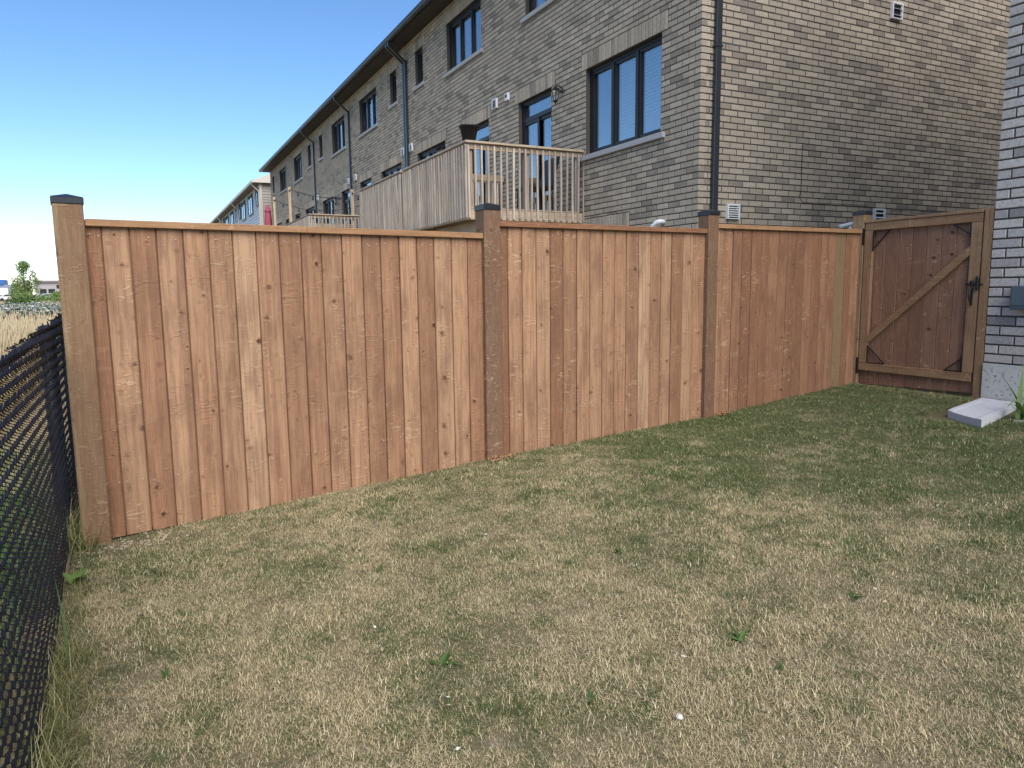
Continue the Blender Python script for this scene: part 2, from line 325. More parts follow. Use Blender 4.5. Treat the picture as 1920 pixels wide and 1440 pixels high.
# ------------------------------------------------------------------ ground
def gz(x, y=0):
    return float(np.interp(x, (-.34, 2.4, 4.78, 7.14, 12), (0, .15, .235, .385, .55)))
def sheet(name, xs, ys, m, dz=0.0):
    vs = [(x, y, gz(x)+dz) for y in ys for x in xs]; nx = len(xs)
    fs = [(j*nx+i, j*nx+i+1, (j+1)*nx+i+1, (j+1)*nx+i) for j in range(len(ys)-1) for i in range(nx-1)]
    b = MB(); b.add(vs, fs); return b.build(name, m)
tag(sheet('ground', [-900, -200, -60, -20, -8, -3, -.34, .6, 1.5, 2.4, 3.6, 4.78, 6, 7.14, 9, 12, 20, 60, 300, 900], [-400, -60, -15, -6, 0, 3, 6, 9, 15, 30, 60, 120, 300, 1400], M['field']), kind='structure')
tag(sheet('lawn', [-.46, -.34, .6, 1.5, 2.4, 3.6, 4.78, 6, 7.1], [-7, -3, 0, 1.5, 3, 4.6, 6, 8.15], M['lawn'], .006), kind='structure')

# ------------------------------------------------------------------ brick buildings
HX = 7.14                    # rear face of every house in the row
CH, BL = .089, .267          # course height and brick module
def rects_minus(y0, y1, z0, z1, holes):
    """axis-aligned rectangle minus holes, as rectangles"""
    ys = sorted({y0, y1, *[min(max(h[k], y0), y1) for h in holes for k in (0, 1)]})
    out = []
    for a, b in zip(ys, ys[1:]):
        if b-a < 1e-6: continue
        m = (a+b)/2; cut = sorted((max(h[2], z0), min(h[3], z1)) for h in holes if h[0] < m < h[1] and h[3] > z0 and h[2] < z1)
        z = z0
        for c, d in cut:
            if c > z+1e-6: out.append((a, b, z, c))
            z = max(z, d)
        if z1 > z+1e-6: out.append((a, b, z, z1))
    return out
def brick_list(y0, y1, z0, z1, zref, holes, phase=0.0, q0=0.0, q1=0.0):
    """running bond, clipped by the holes; q0/q1 shift alternate corners"""
    out = []; k0 = math.floor((z0-zref)/CH); j = .016
    for k in range(k0, math.ceil((z1-zref)/CH)):
        za, zb = max(zref+k*CH, z0), min(zref+(k+1)*CH, z1)
        if zb-za < .03: continue
        y = y0 - ((k % 2)*.5 + phase) * BL
        while y < y1:
            a, b = max(y, y0), min(y+BL, y1); y += BL
            if b-a < .02: continue
            for (ra, rb, rc, rd) in rects_minus(a, b, za, zb, [h for h in holes if h[0] < b and h[1] > a and h[2] < zb and h[3] > za]):
                if rb-ra > .025 and rd-rc > .02:
                    la = j/2 if ra > y0+1e-4 else 0; lb = j/2 if rb < y1-1e-4 else 0
                    out.append((ra+la, rb-lb, rc+j/2, rd-j/2))
    return out
def brick_template(m):
    """unit brick: front face towards -X, front edges worn"""
    out = []
    for k in range(10):
        b = MB(); tn = (k+.5)/10; rr = random.Random(k)
        e = lambda s: s*(1+rr.uniform(-.5, .6))
        ey, ez = e(.012), e(.05)
        b.add([(0, ey, ez), (0, 1-e(.012), e(.05)), (0, 1-e(.012), 1-e(.05)), (0, e(.012), 1-e(.05)),
               (.05, 0, 0), (.05, 1, 0), (.05, 1, 1), (.05, 0, 1), (1, 0, 0), (1, 1, 0), (1, 1, 1), (1, 0, 1)],
              [(3, 2, 1, 0), (0, 1, 5, 4), (1, 2, 6, 5), (2, 3, 7, 6), (3, 0, 4, 7), (4, 5, 9, 8), (5, 6, 10, 9), (6, 7, 11, 10), (7, 4, 8, 11)], tn)
        out.append(b.mesh('brick', m))
    return out
BT = brick_template(M['brick']); BT2 = brick_template(M['brick2'])
def tone_pick(): 
    r = random.random()
    return r*.25 if random.random() < .17 else .3+.7*r
CAMP = Vector((0, 0, 1.5))
def place_bricks(root, faces, templates, m, limit, name='brick'):
    """faces: list of (P, ax, nrm, a, b, c, d, proud); nearest ones become objects, the rest one joined part"""
    def key(f):
        P, ax, nrm, a, b, c, d, pr = f; ctr = P + ax*((a+b)/2) + Vector((0, 0, (c+d)/2)); v = ctr-CAMP
        fw = v.dot(_f); x = v.dot(_r)/fw if fw > .1 else 9; y = v.dot(_d)/fw if fw > .1 else 9
        vis = abs(x) < .72 and abs(y) < .55 and not (ctr.z < 2.05 and ctr.x < 20 and name == 'brick' and m is M['brick'] and ctr.z < 2.25)
        return -(abs(v.normalized().dot(nrm))/v.length_squared) if vis else 1/v.length_squared
    faces = sorted(faces, key=key); T = .1
    for (P, ax, nrm, a, b, c, d, pr) in faces[:limit]:
        me = templates[min(9, int(tone_pick()*10))]; o = link(name, me, root)
        pr += random.uniform(-.002, .003); L = b-a
        org = P + ax*a + Vector((0, 0, c)) + nrm*pr
        xa, ya = -nrm*T, ax
        o.matrix_local = Matrix(((xa.x, ya.x*L, 0, org.x), (xa.y, ya.y*L, 0, org.y), (0, 0, d-c, org.z), (0, 0, 0, 1)))
    mb = MB()
    for (P, ax, nrm, a, b, c, d, pr) in faces[limit:]:
        pr += random.uniform(-.002, .003); i = random.uniform(.002, .004)
        o0 = P + nrm*pr; bk = -nrm*T; z = Vector((0, 0, 1))
        vs = [o0+ax*(a+i)+z*(c+i), o0+ax*(b-i)+z*(c+i), o0+ax*(b-i)+z*(d-i), o0+ax*(a+i)+z*(d-i)]
        o1 = P + nrm*(pr-.005); vs += [o1+ax*a+z*c, o1+ax*b+z*c, o1+ax*b+z*d, o1+ax*a+z*d]
        o2 = o0+bk; vs += [o2+ax*a+z*c, o2+ax*b+z*c, o2+ax*b+z*d, o2+ax*a+z*d]
        F = [(0, 1, 2, 3)] + [(4+k, 4+(k+1) % 4, (k+1) % 4, k) for k in range(4)] + [(8+k, 8+(k+1) % 4, 4+(k+1) % 4, 4+k) for k in range(4)]
        if ax.cross(z).dot(nrm) < 0: F = [q[::-1] for q in F]
        mb.add(vs, F, tone_pick())
    if mb.v: tag(mb.build('brickwork', m, root), kind='stuff')
def wall_slab(mb, P, ax, nrm, rects, t0, t1):
    """mortar slab pieces from depth t0 to t1 behind the face"""
    for a, b, c, d in rects:
        p, q = P+ax*a-nrm*t0, P+ax*b-nrm*t1
        lo = [min(p[k], q[k]) for k in (0, 1)]; hi = [max(p[k], q[k]) for k in (0, 1)]
        mb.box((lo[0], lo[1], c), (hi[0], hi[1], d))

# ---- the neighbouring row of brick townhouses
row = empty('brick_townhouse_row', (HX, 8.2, .4)); row_inv = Vector((HX, 8.2, .4))
tag(row, 'long two storey tan grey brick townhouse row with black framed windows', 'townhouses')
Y0, Y1, ZB, ZE = 8.2, 45.03, 1.5, 8.36
SB, HD = 3.80, 5.245                                  # main-floor sill top, heads
# openings: (y0, y1, z0, z1, kind)
OP = [(9.08, 11.15, 3.80, 5.245, 'win3'), (12.36, 13.70, 2.86, 5.245, 'door'), (15.13, 16.5, 2.86, 5.245, 'door'), (17.74, 19.83, 3.80, 5.245, 'awn'),
      (21.25, 23.27, 3.80, 5.245, 'win3'), (24.43, 25.84, 2.86, 5.245, 'door'), (27.19, 28.53, 2.86, 5.245, 'door'), (29.83, 31.79, 3.80, 5.245, 'win3'),
      (33.4, 35.42, 3.80, 5.245, 'win3'), (36.57, 38.0, 2.86, 5.245, 'door'), (39.42, 40.7, 2.86, 5.245, 'door'), (42.0, 44.0, 3.80, 5.245, 'win3'),
      (11.35, 13.36, 6.80, 7.95, 'win3'), (15.47, 17.50, 6.80, 7.95, 'win3'), (19.22, 19.82, 7.02, 7.95, 'slim'), (21.50, 22.10, 7.02, 7.95, 'slim'), (23.55, 25.58, 6.80, 7.95, 'win3'),
      (27.68, 29.68, 6.80, 7.95, 'win3'), (31.40, 31.98, 7.02, 7.95, 'slim'), (33.75, 34.35, 7.02, 7.95, 'slim'), (35.85, 37.75, 6.80, 7.95, 'win3'), (39.98, 41.9, 6.80, 7.95, 'win3'), (43.72, 44.30, 7.02, 7.95, 'slim'), (8.75, 9.35, 7.02, 7.95, 'slim')]
holes = [(a, b, c-(.09 if k != 'door' else 0), d) for a, b, c, d, k in OP]
sold = []
for a, b, c, d, k in OP: sold.append((a-.14, b+.14, d, d+.277 if d < 6 else d+.25))
bsold = (9.85, 11.45, 2.44, 2.71)                     # soldier course over the basement window
PX, AXY, NX = Vector((HX, 0, 0))-row_inv, Vector((0, 1, 0)), Vector((-1, 0, 0))
faces = []
for (a, b, c, d) in brick_list(Y0, Y1, 2.0, ZE, HD, holes+sold+[bsold]): faces.append((PX, AXY, NX, a, b, c, d, 0.0))
for (a, b, c, d) in sold+[bsold]:
    n = max(1, round((b-a)/.089)); w = (b-a)/n
    for k in range(n): faces.append((PX, AXY, NX, a+k*w+.008, a+(k+1)*w-.008, c+.005, d-.008, .005))
PS, AXX, NY = Vector((0, 8.2, 0))-row_inv, Vector((1, 0, 0)), Vector((0, -1, 0))
for (a, b, c, d) in brick_list(HX+.1, 19, 2.0, ZE, HD, [], phase=.25): faces.append((PS, AXX, NY, a, b, c, d, 0.0))
# corner bricks: the end of the rear-wall bricks shows on alternate courses
place_bricks(row, faces, BT, M['brick'], 300)
mb = MB(); O = row_inv
allh = [(a, b, c, d) for a, b, c, d in holes]
wall_slab(mb, PX, AXY, NX, [(a, b, c-.4, d-.4) for a, b, c, d in rects_minus(Y0+.012, Y1, -.2, ZE, allh)], .005, .22)
wall_slab(mb, PS, AXX, NY, [(HX+.235, 19, -.6, ZE-.4)], .006, .22)
mb.box((HX+.23-O.x, Y1-.2-O.y, -.6), (19-O.x, Y1-O.y, ZE-.4)); mb.box((18.8-O.x, Y0+.24-O.y, -.6), (19-O.x, Y1-.21-O.y, ZE-.4))
mb.build('wall', M['mortar'], row)
# roof, soffit, gutter
mb = MB(); e = .52; zr = ZE+.13-.4
x0, x1, y0, y1 = HX-e-O.x, 19+e-O.x, Y0-.35-O.y, Y1+.25-O.y; rg = 2.9; xm = (x0+x1)/2
mb.add([(x0, y0, zr), (x1, y0, zr), (x1, y1, zr), (x0, y1, zr), (xm, y0+5.5, zr+rg), (xm, y1-1.5, zr+rg)],
       [(0, 1, 4), (1, 2, 5, 4), (2, 3, 5), (3, 0, 4, 5), (3, 2, 1, 0)]); mb.build('roof', M['shingle'], row)
mb = MB(); mb.box((x0+.09, y0+.01, ZE-.4+.002), (x1-.09, y1-.01, ZE-.4+.03)); mb.build('soffit', M['soffit'], row)
mb = MB(); mb.box((x0+.05, y0, ZE-.4+.035), (x0+.085, y1, zr-.004)); mb.build('fascia', M['gutter'], row)
mb = MB()
prof = [(0, 0), (-.07, 0), (-.10, .03), (-.10, .07), (-.115, .09), (-.115, .115), (-.10, .115), (-.10, .105), (-.01, .105), (0, .12)]
yy = [y0, y1]; n = len(prof)
mb.add([(x0+.045+px, y, zr-.14+pz) for y in yy for px, pz in prof], [(i, (i+1) % n, n+(i+1) % n, n+i) for i in range(n)]+[tuple(range(n)), tuple(range(n, 2*n))[::-1]])
mb.build('gutter', M['gutter'], row)
def downspout(y):
    b = MB(); xw = HX-.055-O.x; yl = y-O.y
    b.bar((x0+.0, yl, zr-.14), (x0+.0, yl, zr-.26), .075, .06, (1, 0, 0))
    b.bar((x0+.0, yl, zr-.24), (xw, yl, zr-.62), .075, .06, (0, 0, 1)); b.bar((xw, yl, zr-.58), (xw, yl, .1), .085, .065, (1, 0, 0))
    b.build('downspout', M['gutter'], row)
for y in (20.67, 26.9, 32.94): downspout(y); 
downspout(20.5)
b = MB(); b.bar((7.395-O.x, -.045, ZE-.4), (7.395-O.x, -.045, .1), .065, .10, (1, 0, 0), c=.008)
for z in (1.4, 4.4, 7.0): b.box((7.335-O.x, -.085, z), (7.455-O.x, -.002, z+.03))
b.build('downspout', M['gutter'], row)
# windows and doors
def window(a, b, c, d, kind):
    y0, y1, z0, z1 = a-O.y, b-O.y, c-.4, d-.4; xf, xb = .085, .16
    f = MB(); fw = .055
    def ring(y0, y1, z0, z1, w, xa, xb_):
        f.box((xa, y0, z0), (xb_, y0+w, z1)); f.box((xa, y1-w, z0), (xb_, y1, z1)); f.box((xa, y0+w, z1-w), (xb_, y1-w, z1)); f.box((xa, y0+w, z0), (xb_, y1-w, z0+w))
    ring(y0, y1, z0, z1, fw, xf, xb)
    panes = []
    def lite(p, q, r, s, w=.045, xa=.1):
        ring(p, q, r, s, w, xa, xb-.004); panes.append((p+w, q-w, r+w, s-w, xa+.03))
    if kind in ('win3', 'awn'):
        W_ = (y1-y0-2*fw-.10)/3
        for k in range(3):
            p = y0+fw+k*(W_+.05)
            if k: f.box((xf-.004, p-.05, z0+fw), (xb, p, z1-fw))
            lite(p, p+W_, z0+fw, z1-fw)
    elif kind == 'slim': lite(y0+fw, y1-fw, z0+fw, z1-fw)
    else:
        zt = z1-.33; f.box((xf-.004, y0+fw, zt-.07), (xb, y1-fw, zt)); lite(y0+fw, y1-fw, zt, z1-fw, .02)
        ym = (y0+y1)/2; lite(ym-.03, y1-fw, z0+fw, zt-.07, .06, .092); lite(y0+fw, ym+.03, z0+fw, zt-.07, .06, .118)
    w = f.build('patio_door' if kind == 'door' else 'window', M['frame'], row)
    for p, q, r, s, xp in panes:
        g = MB(); g.box((xp, p, r), (xp+.006, q, s)); g.build('pane', M['glass'], w)
    if kind != 'door':
        sl = MB(); sl.cbox((-.055, y0-.12, z0-.088), (.12, y1+.12, z0-.003), .006); sl.build('sill', M['sill'], w)
    r_ = MB(); r_.box((.45, y0-.3, z0-.2), (.47, y1+.3, z1+.2)); r_.build('room_back', M['room'], w)  # dark panel, the unlit interior is painted in its colour
    if kind == 'win3' and (random.random() < .6 or a < 12):
        bl = MB(); 
        n = int((z1-z0)/.055)
        for k in range(n):
            z = z0+fw+k*.055
            bl.add([(.168, y0+.03, z), (.168, y1-(.03 if a > 10 else .75), z), (.178, y1-(.03 if a > 10 else .75), z+.054), (.178, y0+.03, z+.054)], [(0, 3, 2, 1)])
        bl.build('blind', M['blind'], w)
    elif random.random() < .5 and kind != 'slim':
        bl = MB(); pts = [(.22+.02*math.sin(k*1.3), y0+.04+k*.035) for k in range(int((y1-y0)*.35/.035))]
        bl.add([(x, y, z) for z in (z0+.05, z1-.05) for x, y in pts], [(k, len(pts)+k, len(pts)+k+1, k+1) for k in range(len(pts)-1)]); bl.build('curtain', M['blind'], w)
    return w
for a, b, c, d, k in OP:
    w = window(a, b, c, d, k)
    if k == 'awn':                                  # nearest lite is tilted open
        sh = MB(); y0, y1 = a-O.y+.1, a-O.y+.72; z1 = d-.4-.06; z0 = c-.4+.06; ang = math.radians(32)
        L = z1-z0
        Mx = Matrix.Translation((.07, 0, z1)) @ Matrix.Rotation(ang, 4, 'Y')
        for (p, q, r, s) in ((y0, y0+.05, -L, 0), (y1-.05, y1, -L, 0), (y0+.05, y1-.05, -.05, 0), (y0+.05, y1-.05, -L, -L+.05)): sh.box((-.02, p, r), (.02, q, s), M=Mx)
        so = sh.build('open_sash', M['frame'], w); g = MB(); g.box((-.004, y0+.05, -L+.05), (.004, y1-.05, -.05), M=Mx); g.build('pane', M['glass'], w)
# vents, boxes, lamps, pipes and the cable on the walls
def vent_obj(w, h, nsl, parent):
    """louvred vent in local xz, front at -y"""
    b = MB(); b.box((-w/2, -.012, -h/2), (w/2, 0, h/2)); b.box((-w/2, -.05, -h/2), (-w/2+.02, -.0125, h/2)); b.box((w/2-.02, -.05, -h/2), (w/2, -.0125, h/2)); b.box((-w/2+.02, -.05, h/2-.025), (w/2-.02, -.0125, h/2)); b.box((-w/2+.02, -.05, -h/2), (w/2-.02, -.0125, -h/2+.012))
    v = b.build('vent', M['white'], parent)
    k_ = MB(); k_.box((-w/2+.021, -.018, -h/2+.013), (w/2-.021, -.0125, h/2-.026)); k_.build('painted_opening', M['black'], v)  # black plate paints the shaded hollow behind the louvres
    for i in range(nsl):
        s_ = MB(); z = -h/2+.03+(h-.06)*(i+.35)/nsl
        s_.bar((-w/2+.021, -.034, z), (w/2-.021, -.034, z), .04, .007, (0, -.55, 1)); s_.build('louvre', M['white'], v)
    return v
for x, z, w_, h_, n_ in ((7.77, 2.575, .235, .215, 5), (10.97, 2.64, .26, .2, 2), (11.13, 5.85, .25, .25, 2)):
    v = vent_obj(w_, h_, n_, row); v.location = (x-O.x, -.004, z-.4)
for y, z in ((14.75, 5.47), (20.24+.02, 5.5), (20.99, 5.5), (26.3, 5.5), (27.3, 5.5), (32.6, 5.5)):
    v = vent_obj(.22, .2, 4, row); v.location = (-.004, y-O.y, z-.4); v.rotation_euler = (0, 0, -math.pi/2)
b = MB(); b.cbox((-.06, 14.07-O.y, 5.40-.4), (-.002, 14.22-O.y, 5.55-.4), .008); jb = b.build('junction_box', M['white'], row)
b = MB(); b.box((-.063, 14.10-O.y, 5.46-.4), (-.0605, 14.19-O.y, 5.52-.4)); b.build('painted_opening', M['black'], jb)  # black plate painted in place of a dark hollow
def lantern(y, z):
    b = MB(); X = 0
    b.lathe([(.0, -.035), (.055, -.035), (.055, .0), (.0, .0)], 12)
    base = b.build('wall_lantern', M['black'], row); base.location = (-.02, y-O.y, z-.4+.1); base.rotation_euler = (0, math.pi/2, 0)
    base.rotation_euler = (0, 0, 0); 
    b = MB(); b.tube([(-.0, 0, .02), (-.07, 0, .07), (-.12, 0, .07), (-.15, 0, .03)], .011, 6); b.tube([(-.15, 0, .02), (-.15, 0, .16)], [.006, .002], 6)
    b.lathe([(.004, .06), (.03, .04), (.085, -.02), (.08, -.03), (.0, -.03)], 6, (-.15, 0, .0)); 
    for k in range(6):
        a = k*math.pi/3; b.tube([(-.15+.075*math.cos(a), .075*math.sin(a), -.03), (-.15+.045*math.cos(a), .045*math.sin(a), -.2)], .006, 4)
    b.lathe([(.05, -.195), (.05, -.21), (.015, -.235), (.008, -.26), (.0, -.27)], 6, (-.15, 0, 0)); b.build('bracket', M['black'], base)
    g = MB(); g.lathe([(.07, -.031), (.042, -.194)], 6, (-.15, 0, 0)); g.build('lantern_glass', M['glass'], base)
lantern(11.9, 4.98); lantern(28.85, 4.95)
b = MB(); b.tube([(-.0, 9.06-O.y, 2.0), (-.09, 9.06-O.y, 2.03), (-.11, 9.06-O.y, 2.0), (-.11, 9.06-O.y, 1.5)], .03, 10); 
b = MB(); yb = 9.06-O.y; b.tube([(.0, yb-.12, 2.47-.4), (-.07, yb-.12, 2.48-.4), (-.12, yb-.09, 2.47-.4), (-.13, yb, 2.42-.4), (-.13, yb+.03, 2.36-.4), (-.13, yb+.03, 2.0-.4)], .034, 10); b.build('vent_pipe', M['white'], row, True)
b = MB(); b.tube([(9.95-O.x, -.10, 2.41-.4), (10.45-O.x, -.09, 2.50-.4)], .036, 10); b.tube([(10.18-O.x, -.1, 2.42-.4), (10.22-O.x, -.08, 2.25-.4), (10.22-O.x, .0, 2.2-.4)], .032, 10); b.build('vent_pipe', M['white'], row, True)
b = MB(); zz = -.4
b.tube([(9.16-O.x, -.008, 3.62+zz), (9.16-O.x, -.008, 3.46+zz), (9.165-O.x, -.008, 2.95+zz), (9.13-O.x, -.008, 2.85+zz), (9.21-O.x, -.01, 2.77+zz), (9.9-O.x, -.012, 2.775+zz), (10.5-O.x, -.012, 2.78+zz), (11.0-O.x, -.03, 2.73+zz), (11.5-O.x, -.012, 2.76+zz), (12.3-O.x, -.03, 2.73+zz), (14.5-O.x, -.012, 2.76+zz)], .0042, 5); b.build('cable', M['black'], row)

# ---- our own house at the right edge
own = empty('brick_house', (HX, 4.1, .4)); O2 = Vector((HX, 4.1, .4))
tag(own, 'pale grey brick house corner on a concrete foundation at right edge', 'house')
PX2 = Vector((7.12, 0, 0))-O2
faces = [(PX2, AXY, NX, a, b, c, d, 0.0) for a, b, c, d in brick_list(-6.0, 4.105, .752, 8.3, .748, [], phase=.11)]
place_bricks(own, faces, BT2, M['brick2'], 300)
PS2 = Vector((0, 4.105, 0))-O2
mb = MB(); mb.box((-.009, -10.1, .37), (.2, .0, 7.9)); mb.box((.21, -.2, .37), (11.8, -.0, 7.9)); mb.box((.21, -10.1, .37), (11.8, -9.9, 7.9)); mb.box((11.6, -9.8, .37), (11.8, -.21, 7.9)); 
mb.build('wall', M['mortar'], own)
b2 = MB()
for a, b, c, d in brick_list(HX-.02+.105, 19, .752, 8.3, .748, [], phase=.4):
    o0 = Vector((a-O2.x, .015, c-.4)); tn = tone_pick(); b2.box((a-O2.x, .001, c-.4), (b-O2.x, .014, d-.4), tn)
tag(b2.build('brickwork', M['brick2'], own), kind='stuff')
mb = MB(); mb.box((-.035, -10.1, -.6), (.3, .0, .346)); mb.box((.31, -.3, -.6), (11.8, -.0, .346)); fo = mb.build('foundation', M['concrete'], own)
mb = MB(); e = .5; x0_, x1_, y0_, y1_, z_ = -e, 12.3, -10.5, .35, 7.96; mb.add([(x0_, y0_, z_), (x1_, y0_, z_), (x1_, y1_, z_), (x0_, y1_, z_), (5.9, y0_+4, z_+2.9), (5.9, y1_-4, z_+2.9)], [(0, 1, 4), (1, 2, 5, 4), (2, 3, 5), (3, 0, 4, 5), (3, 2, 1, 0)]); mb.build('roof', M['shingle'], own)
b = MB(); b.cbox((-.12, 3.45-4.1, 1.26-.4), (-.022, 3.862-4.1, 1.475-.4), .01); b.box((-.128, 3.47-4.1, 1.30-.4), (-.121, 3.845-4.1, 1.45-.4)); ub = b.build('meter_box', M['box'], own)

# ---- white siding houses beyond the row
sid = empty('siding_house_row', (6.85, 47.2, 0)); tag(sid, 'white vinyl siding house row with tan end wall, farthest along the street', 'townhouses')
SL = 42.0; ZS = 8.0
mb = MB(); mb.box((.05, 0.05, 0), (.25, SL, ZS)); mb.box((.26, .05, 0), (11, .2, ZS)); mb.build('wall', M['mortar'], sid)
nb = int((ZS-3.2)/.16); mb = MB(); mt_ = MB()
for k in range(nb):
    z = 3.2+k*.16; mb.add([(.0, 0, z), (.0, SL, z), (.045, SL, z+.16), (.045, 0, z+.16)], [(0, 1, 2, 3)][::-1]); mb.f[-1] = mb.f[-1][::-1]
    mb.add([(.0, 0, z), (.0, SL, z), (.045, SL, z), (.045, 0, z)], [(0, 3, 2, 1)])
    mt_.add([(.1, 0, z), (11, 0, z), (11, .045, z+.16), (.1, .045, z+.16)], [(0, 1, 2, 3)]); mt_.add([(.1, 0, z), (11, 0, z), (11, .045, z), (.1, .045, z)], [(0, 3, 2, 1)])
tag(mb.build('siding', M['siding'], sid), kind='stuff'); tag(mt_.build('end_siding', M['sidingtan'], sid), 'tan lap siding on the end wall', kind='stuff')
mb = MB(); mb.box((-.03, -.03, 3), (.1, .1, ZS)); mb.build('corner_trim', M['trim'], sid)
mb = MB(); z0 = ZS; mb.add([(-.5, -.3, z0+.12), (11.5, -.3, z0+.12), (11.5, SL, z0+.12), (-.5, SL, z0+.12), (5.5, 4, z0+2.6), (5.5, SL-2, z0+2.6)], [(0, 1, 4), (1, 2, 5, 4), (2, 3, 5), (3, 0, 4, 5)]); mb.build('roof', M['shingle'], sid)
mb = MB(); mb.box((-.42, -.28, z0), (.6, SL, z0+.03)); mb.build('soffit', M['trimtan'], sid)
mb = MB(); mb.box((-.5, -.3, z0-.02), (-.425, SL, z0+.13)); mb.build('gutter', M['trim'], sid)
mb = MB(); mb.add([(-.42, -.305, z0), (2.6, -.305, z0), (2.6, -.305, z0+.55), (.6, -.305, z0+.55), (-.42, -.305, z0+.14)], [(0, 1, 2, 3, 4)]); mb.add([(-.42, -.285, z0), (2.6, -.285, z0), (2.6, -.285, z0+.55), (.6, -.285, z0+.55), (-.42, -.285, z0+.14)], [(4, 3, 2, 1, 0)]); mb.build('fascia', M['trim'], sid)
for y in (.15, 11.2, 22.5, 33):
    b = MB(); b.tube([(-.45, y, z0-.02), (-.42, y, z0-.12), (-.1, y, z0-.42), (-.055, y, z0-.5), (-.055, y, 3.2)], .045, 6); b.build('downspout', M['trim'], sid)
for y, w_, z1, z2 in ((1.0, .75, 6.75, 7.85), (3.5, 2.0, 6.5, 7.8), (7.2, 2.0, 6.5, 7.8), (10.0, .75, 6.75, 7.85), (12.2, .8, 6.75, 7.85), (14.6, 2.0, 6.5, 7.8), (18.2, 2.0, 6.5, 7.8), (21.2, .8, 6.75, 7.85), (23.6, .8, 6.75, 7.85), (27, 2, 6.5, 7.8), (31, 2, 6.5, 7.8)):
    b = MB(); b.box((-.05, y, z1), (.03, y+.07, z2)); b.box((-.05, y+w_-.07, z1), (.03, y+w_, z2)); b.box((-.05, y+.07, z2-.07), (.03, y+w_-.07, z2)); b.box((-.05, y+.07, z1), (.03, y+w_-.07, z1+.07))
    if w_ > 1: b.box((-.045, y+w_/2-.04, z1+.07), (.03, y+w_/2+.04, z2-.07))
    w = b.build('window', M['frame'], sid); g = MB(); g.box((-.025, y+.075, z1+.075), (-.019, y+w_-.075, z2-.075)); g.build('pane', M['glass'], w)

# ------------------------------------------------------------------ wooden privacy fence
TH = math.radians(5); FU = Vector((math.cos(TH), math.sin(TH), 0)); FN = Vector((-math.sin(TH), math.cos(TH), 0)); FP = Vector((-.338, 4.831, 0))
fence = empty('privacy_fence', FP, TH); tag(fence, 'reddish brown stained board fence with black capped posts across the yard', 'fence')
# local frame: x along the fence, y away from the camera, z up
def fgz(u): return gz(FP.x+u*FU.x)
POSTS = [(-.074, .077, 2.005, 'post'), (2.69, 2.832, 2.097, 'postd'), (5.087, 5.222, 2.16, 'postd'), (7.492, 7.632, 2.268, 'post')]
for a, b, z, m in POSTS:
    mb = MB(); zb = fgz(a); d = b-a
    mb.cbox((0, 0, -.05), (d, .142, z-zb), .006); p = mb.build('post', M[m], fence, loc=(a, 0, zb))
    cp = MB(); h = .036; w0, w1, v0, v1 = -.005, d+.005, -.005, .147; zc = z-zb
    cp.cbox((w0, v0, zc-.008), (w1, v1, zc+h-.004), .004)
    cp.add([(w0+.004, v0+.004, zc+h-.0035), (w1-.004, v0+.004, zc+h-.0035), (w1-.004, v1-.004, zc+h-.0035), (w0+.004, v1-.004, zc+h-.0035), ((w0+w1)/2, (v0+v1)/2, zc+h+.019)], [(0, 1, 4), (1, 2, 4), (2, 3, 4), (3, 0, 4)])
    cp.build('post_cap', M['capm'], p)
# knots with drip stains on the end post are part of its wood; bright sealed knots stand on it
BO = [[.078, .159, .303, .445, .593, .738, .881, 1.024, 1.168, 1.312, 1.448, 1.592, 1.735, 1.871, 2.012, 2.148, 2.285, 2.429, 2.564, 2.688],
      [2.834, 2.922, 3.055, 3.19, 3.326, 3.457, 3.595, 3.734, 3.87, 4.004, 4.135, 4.275, 4.412, 4.54, 4.67, 4.809, 4.938, 5.085],
      [5.224, 5.34, 5.473, 5.6, 5.738, 5.878, 5.997, 6.143, 6.276, 6.41, 6.556, 6.683, 6.83, 6.967, 7.096, 7.257, 7.362, 7.49]]
RT = [((.078, 1.920), (2.688, 1.918)), ((2.834, 2.013), (5.085, 2.028)), ((5.224, 2.079), (7.49, 2.099))]
BB = [((.08, .024), (.4, .036), (1.36, .066), (2.69, .125)), ((2.83, .155), (3.65, .160), (5.09, .20)), ((5.22, .235), (6.15, .286), (7.5, .372))]
nails = MB()
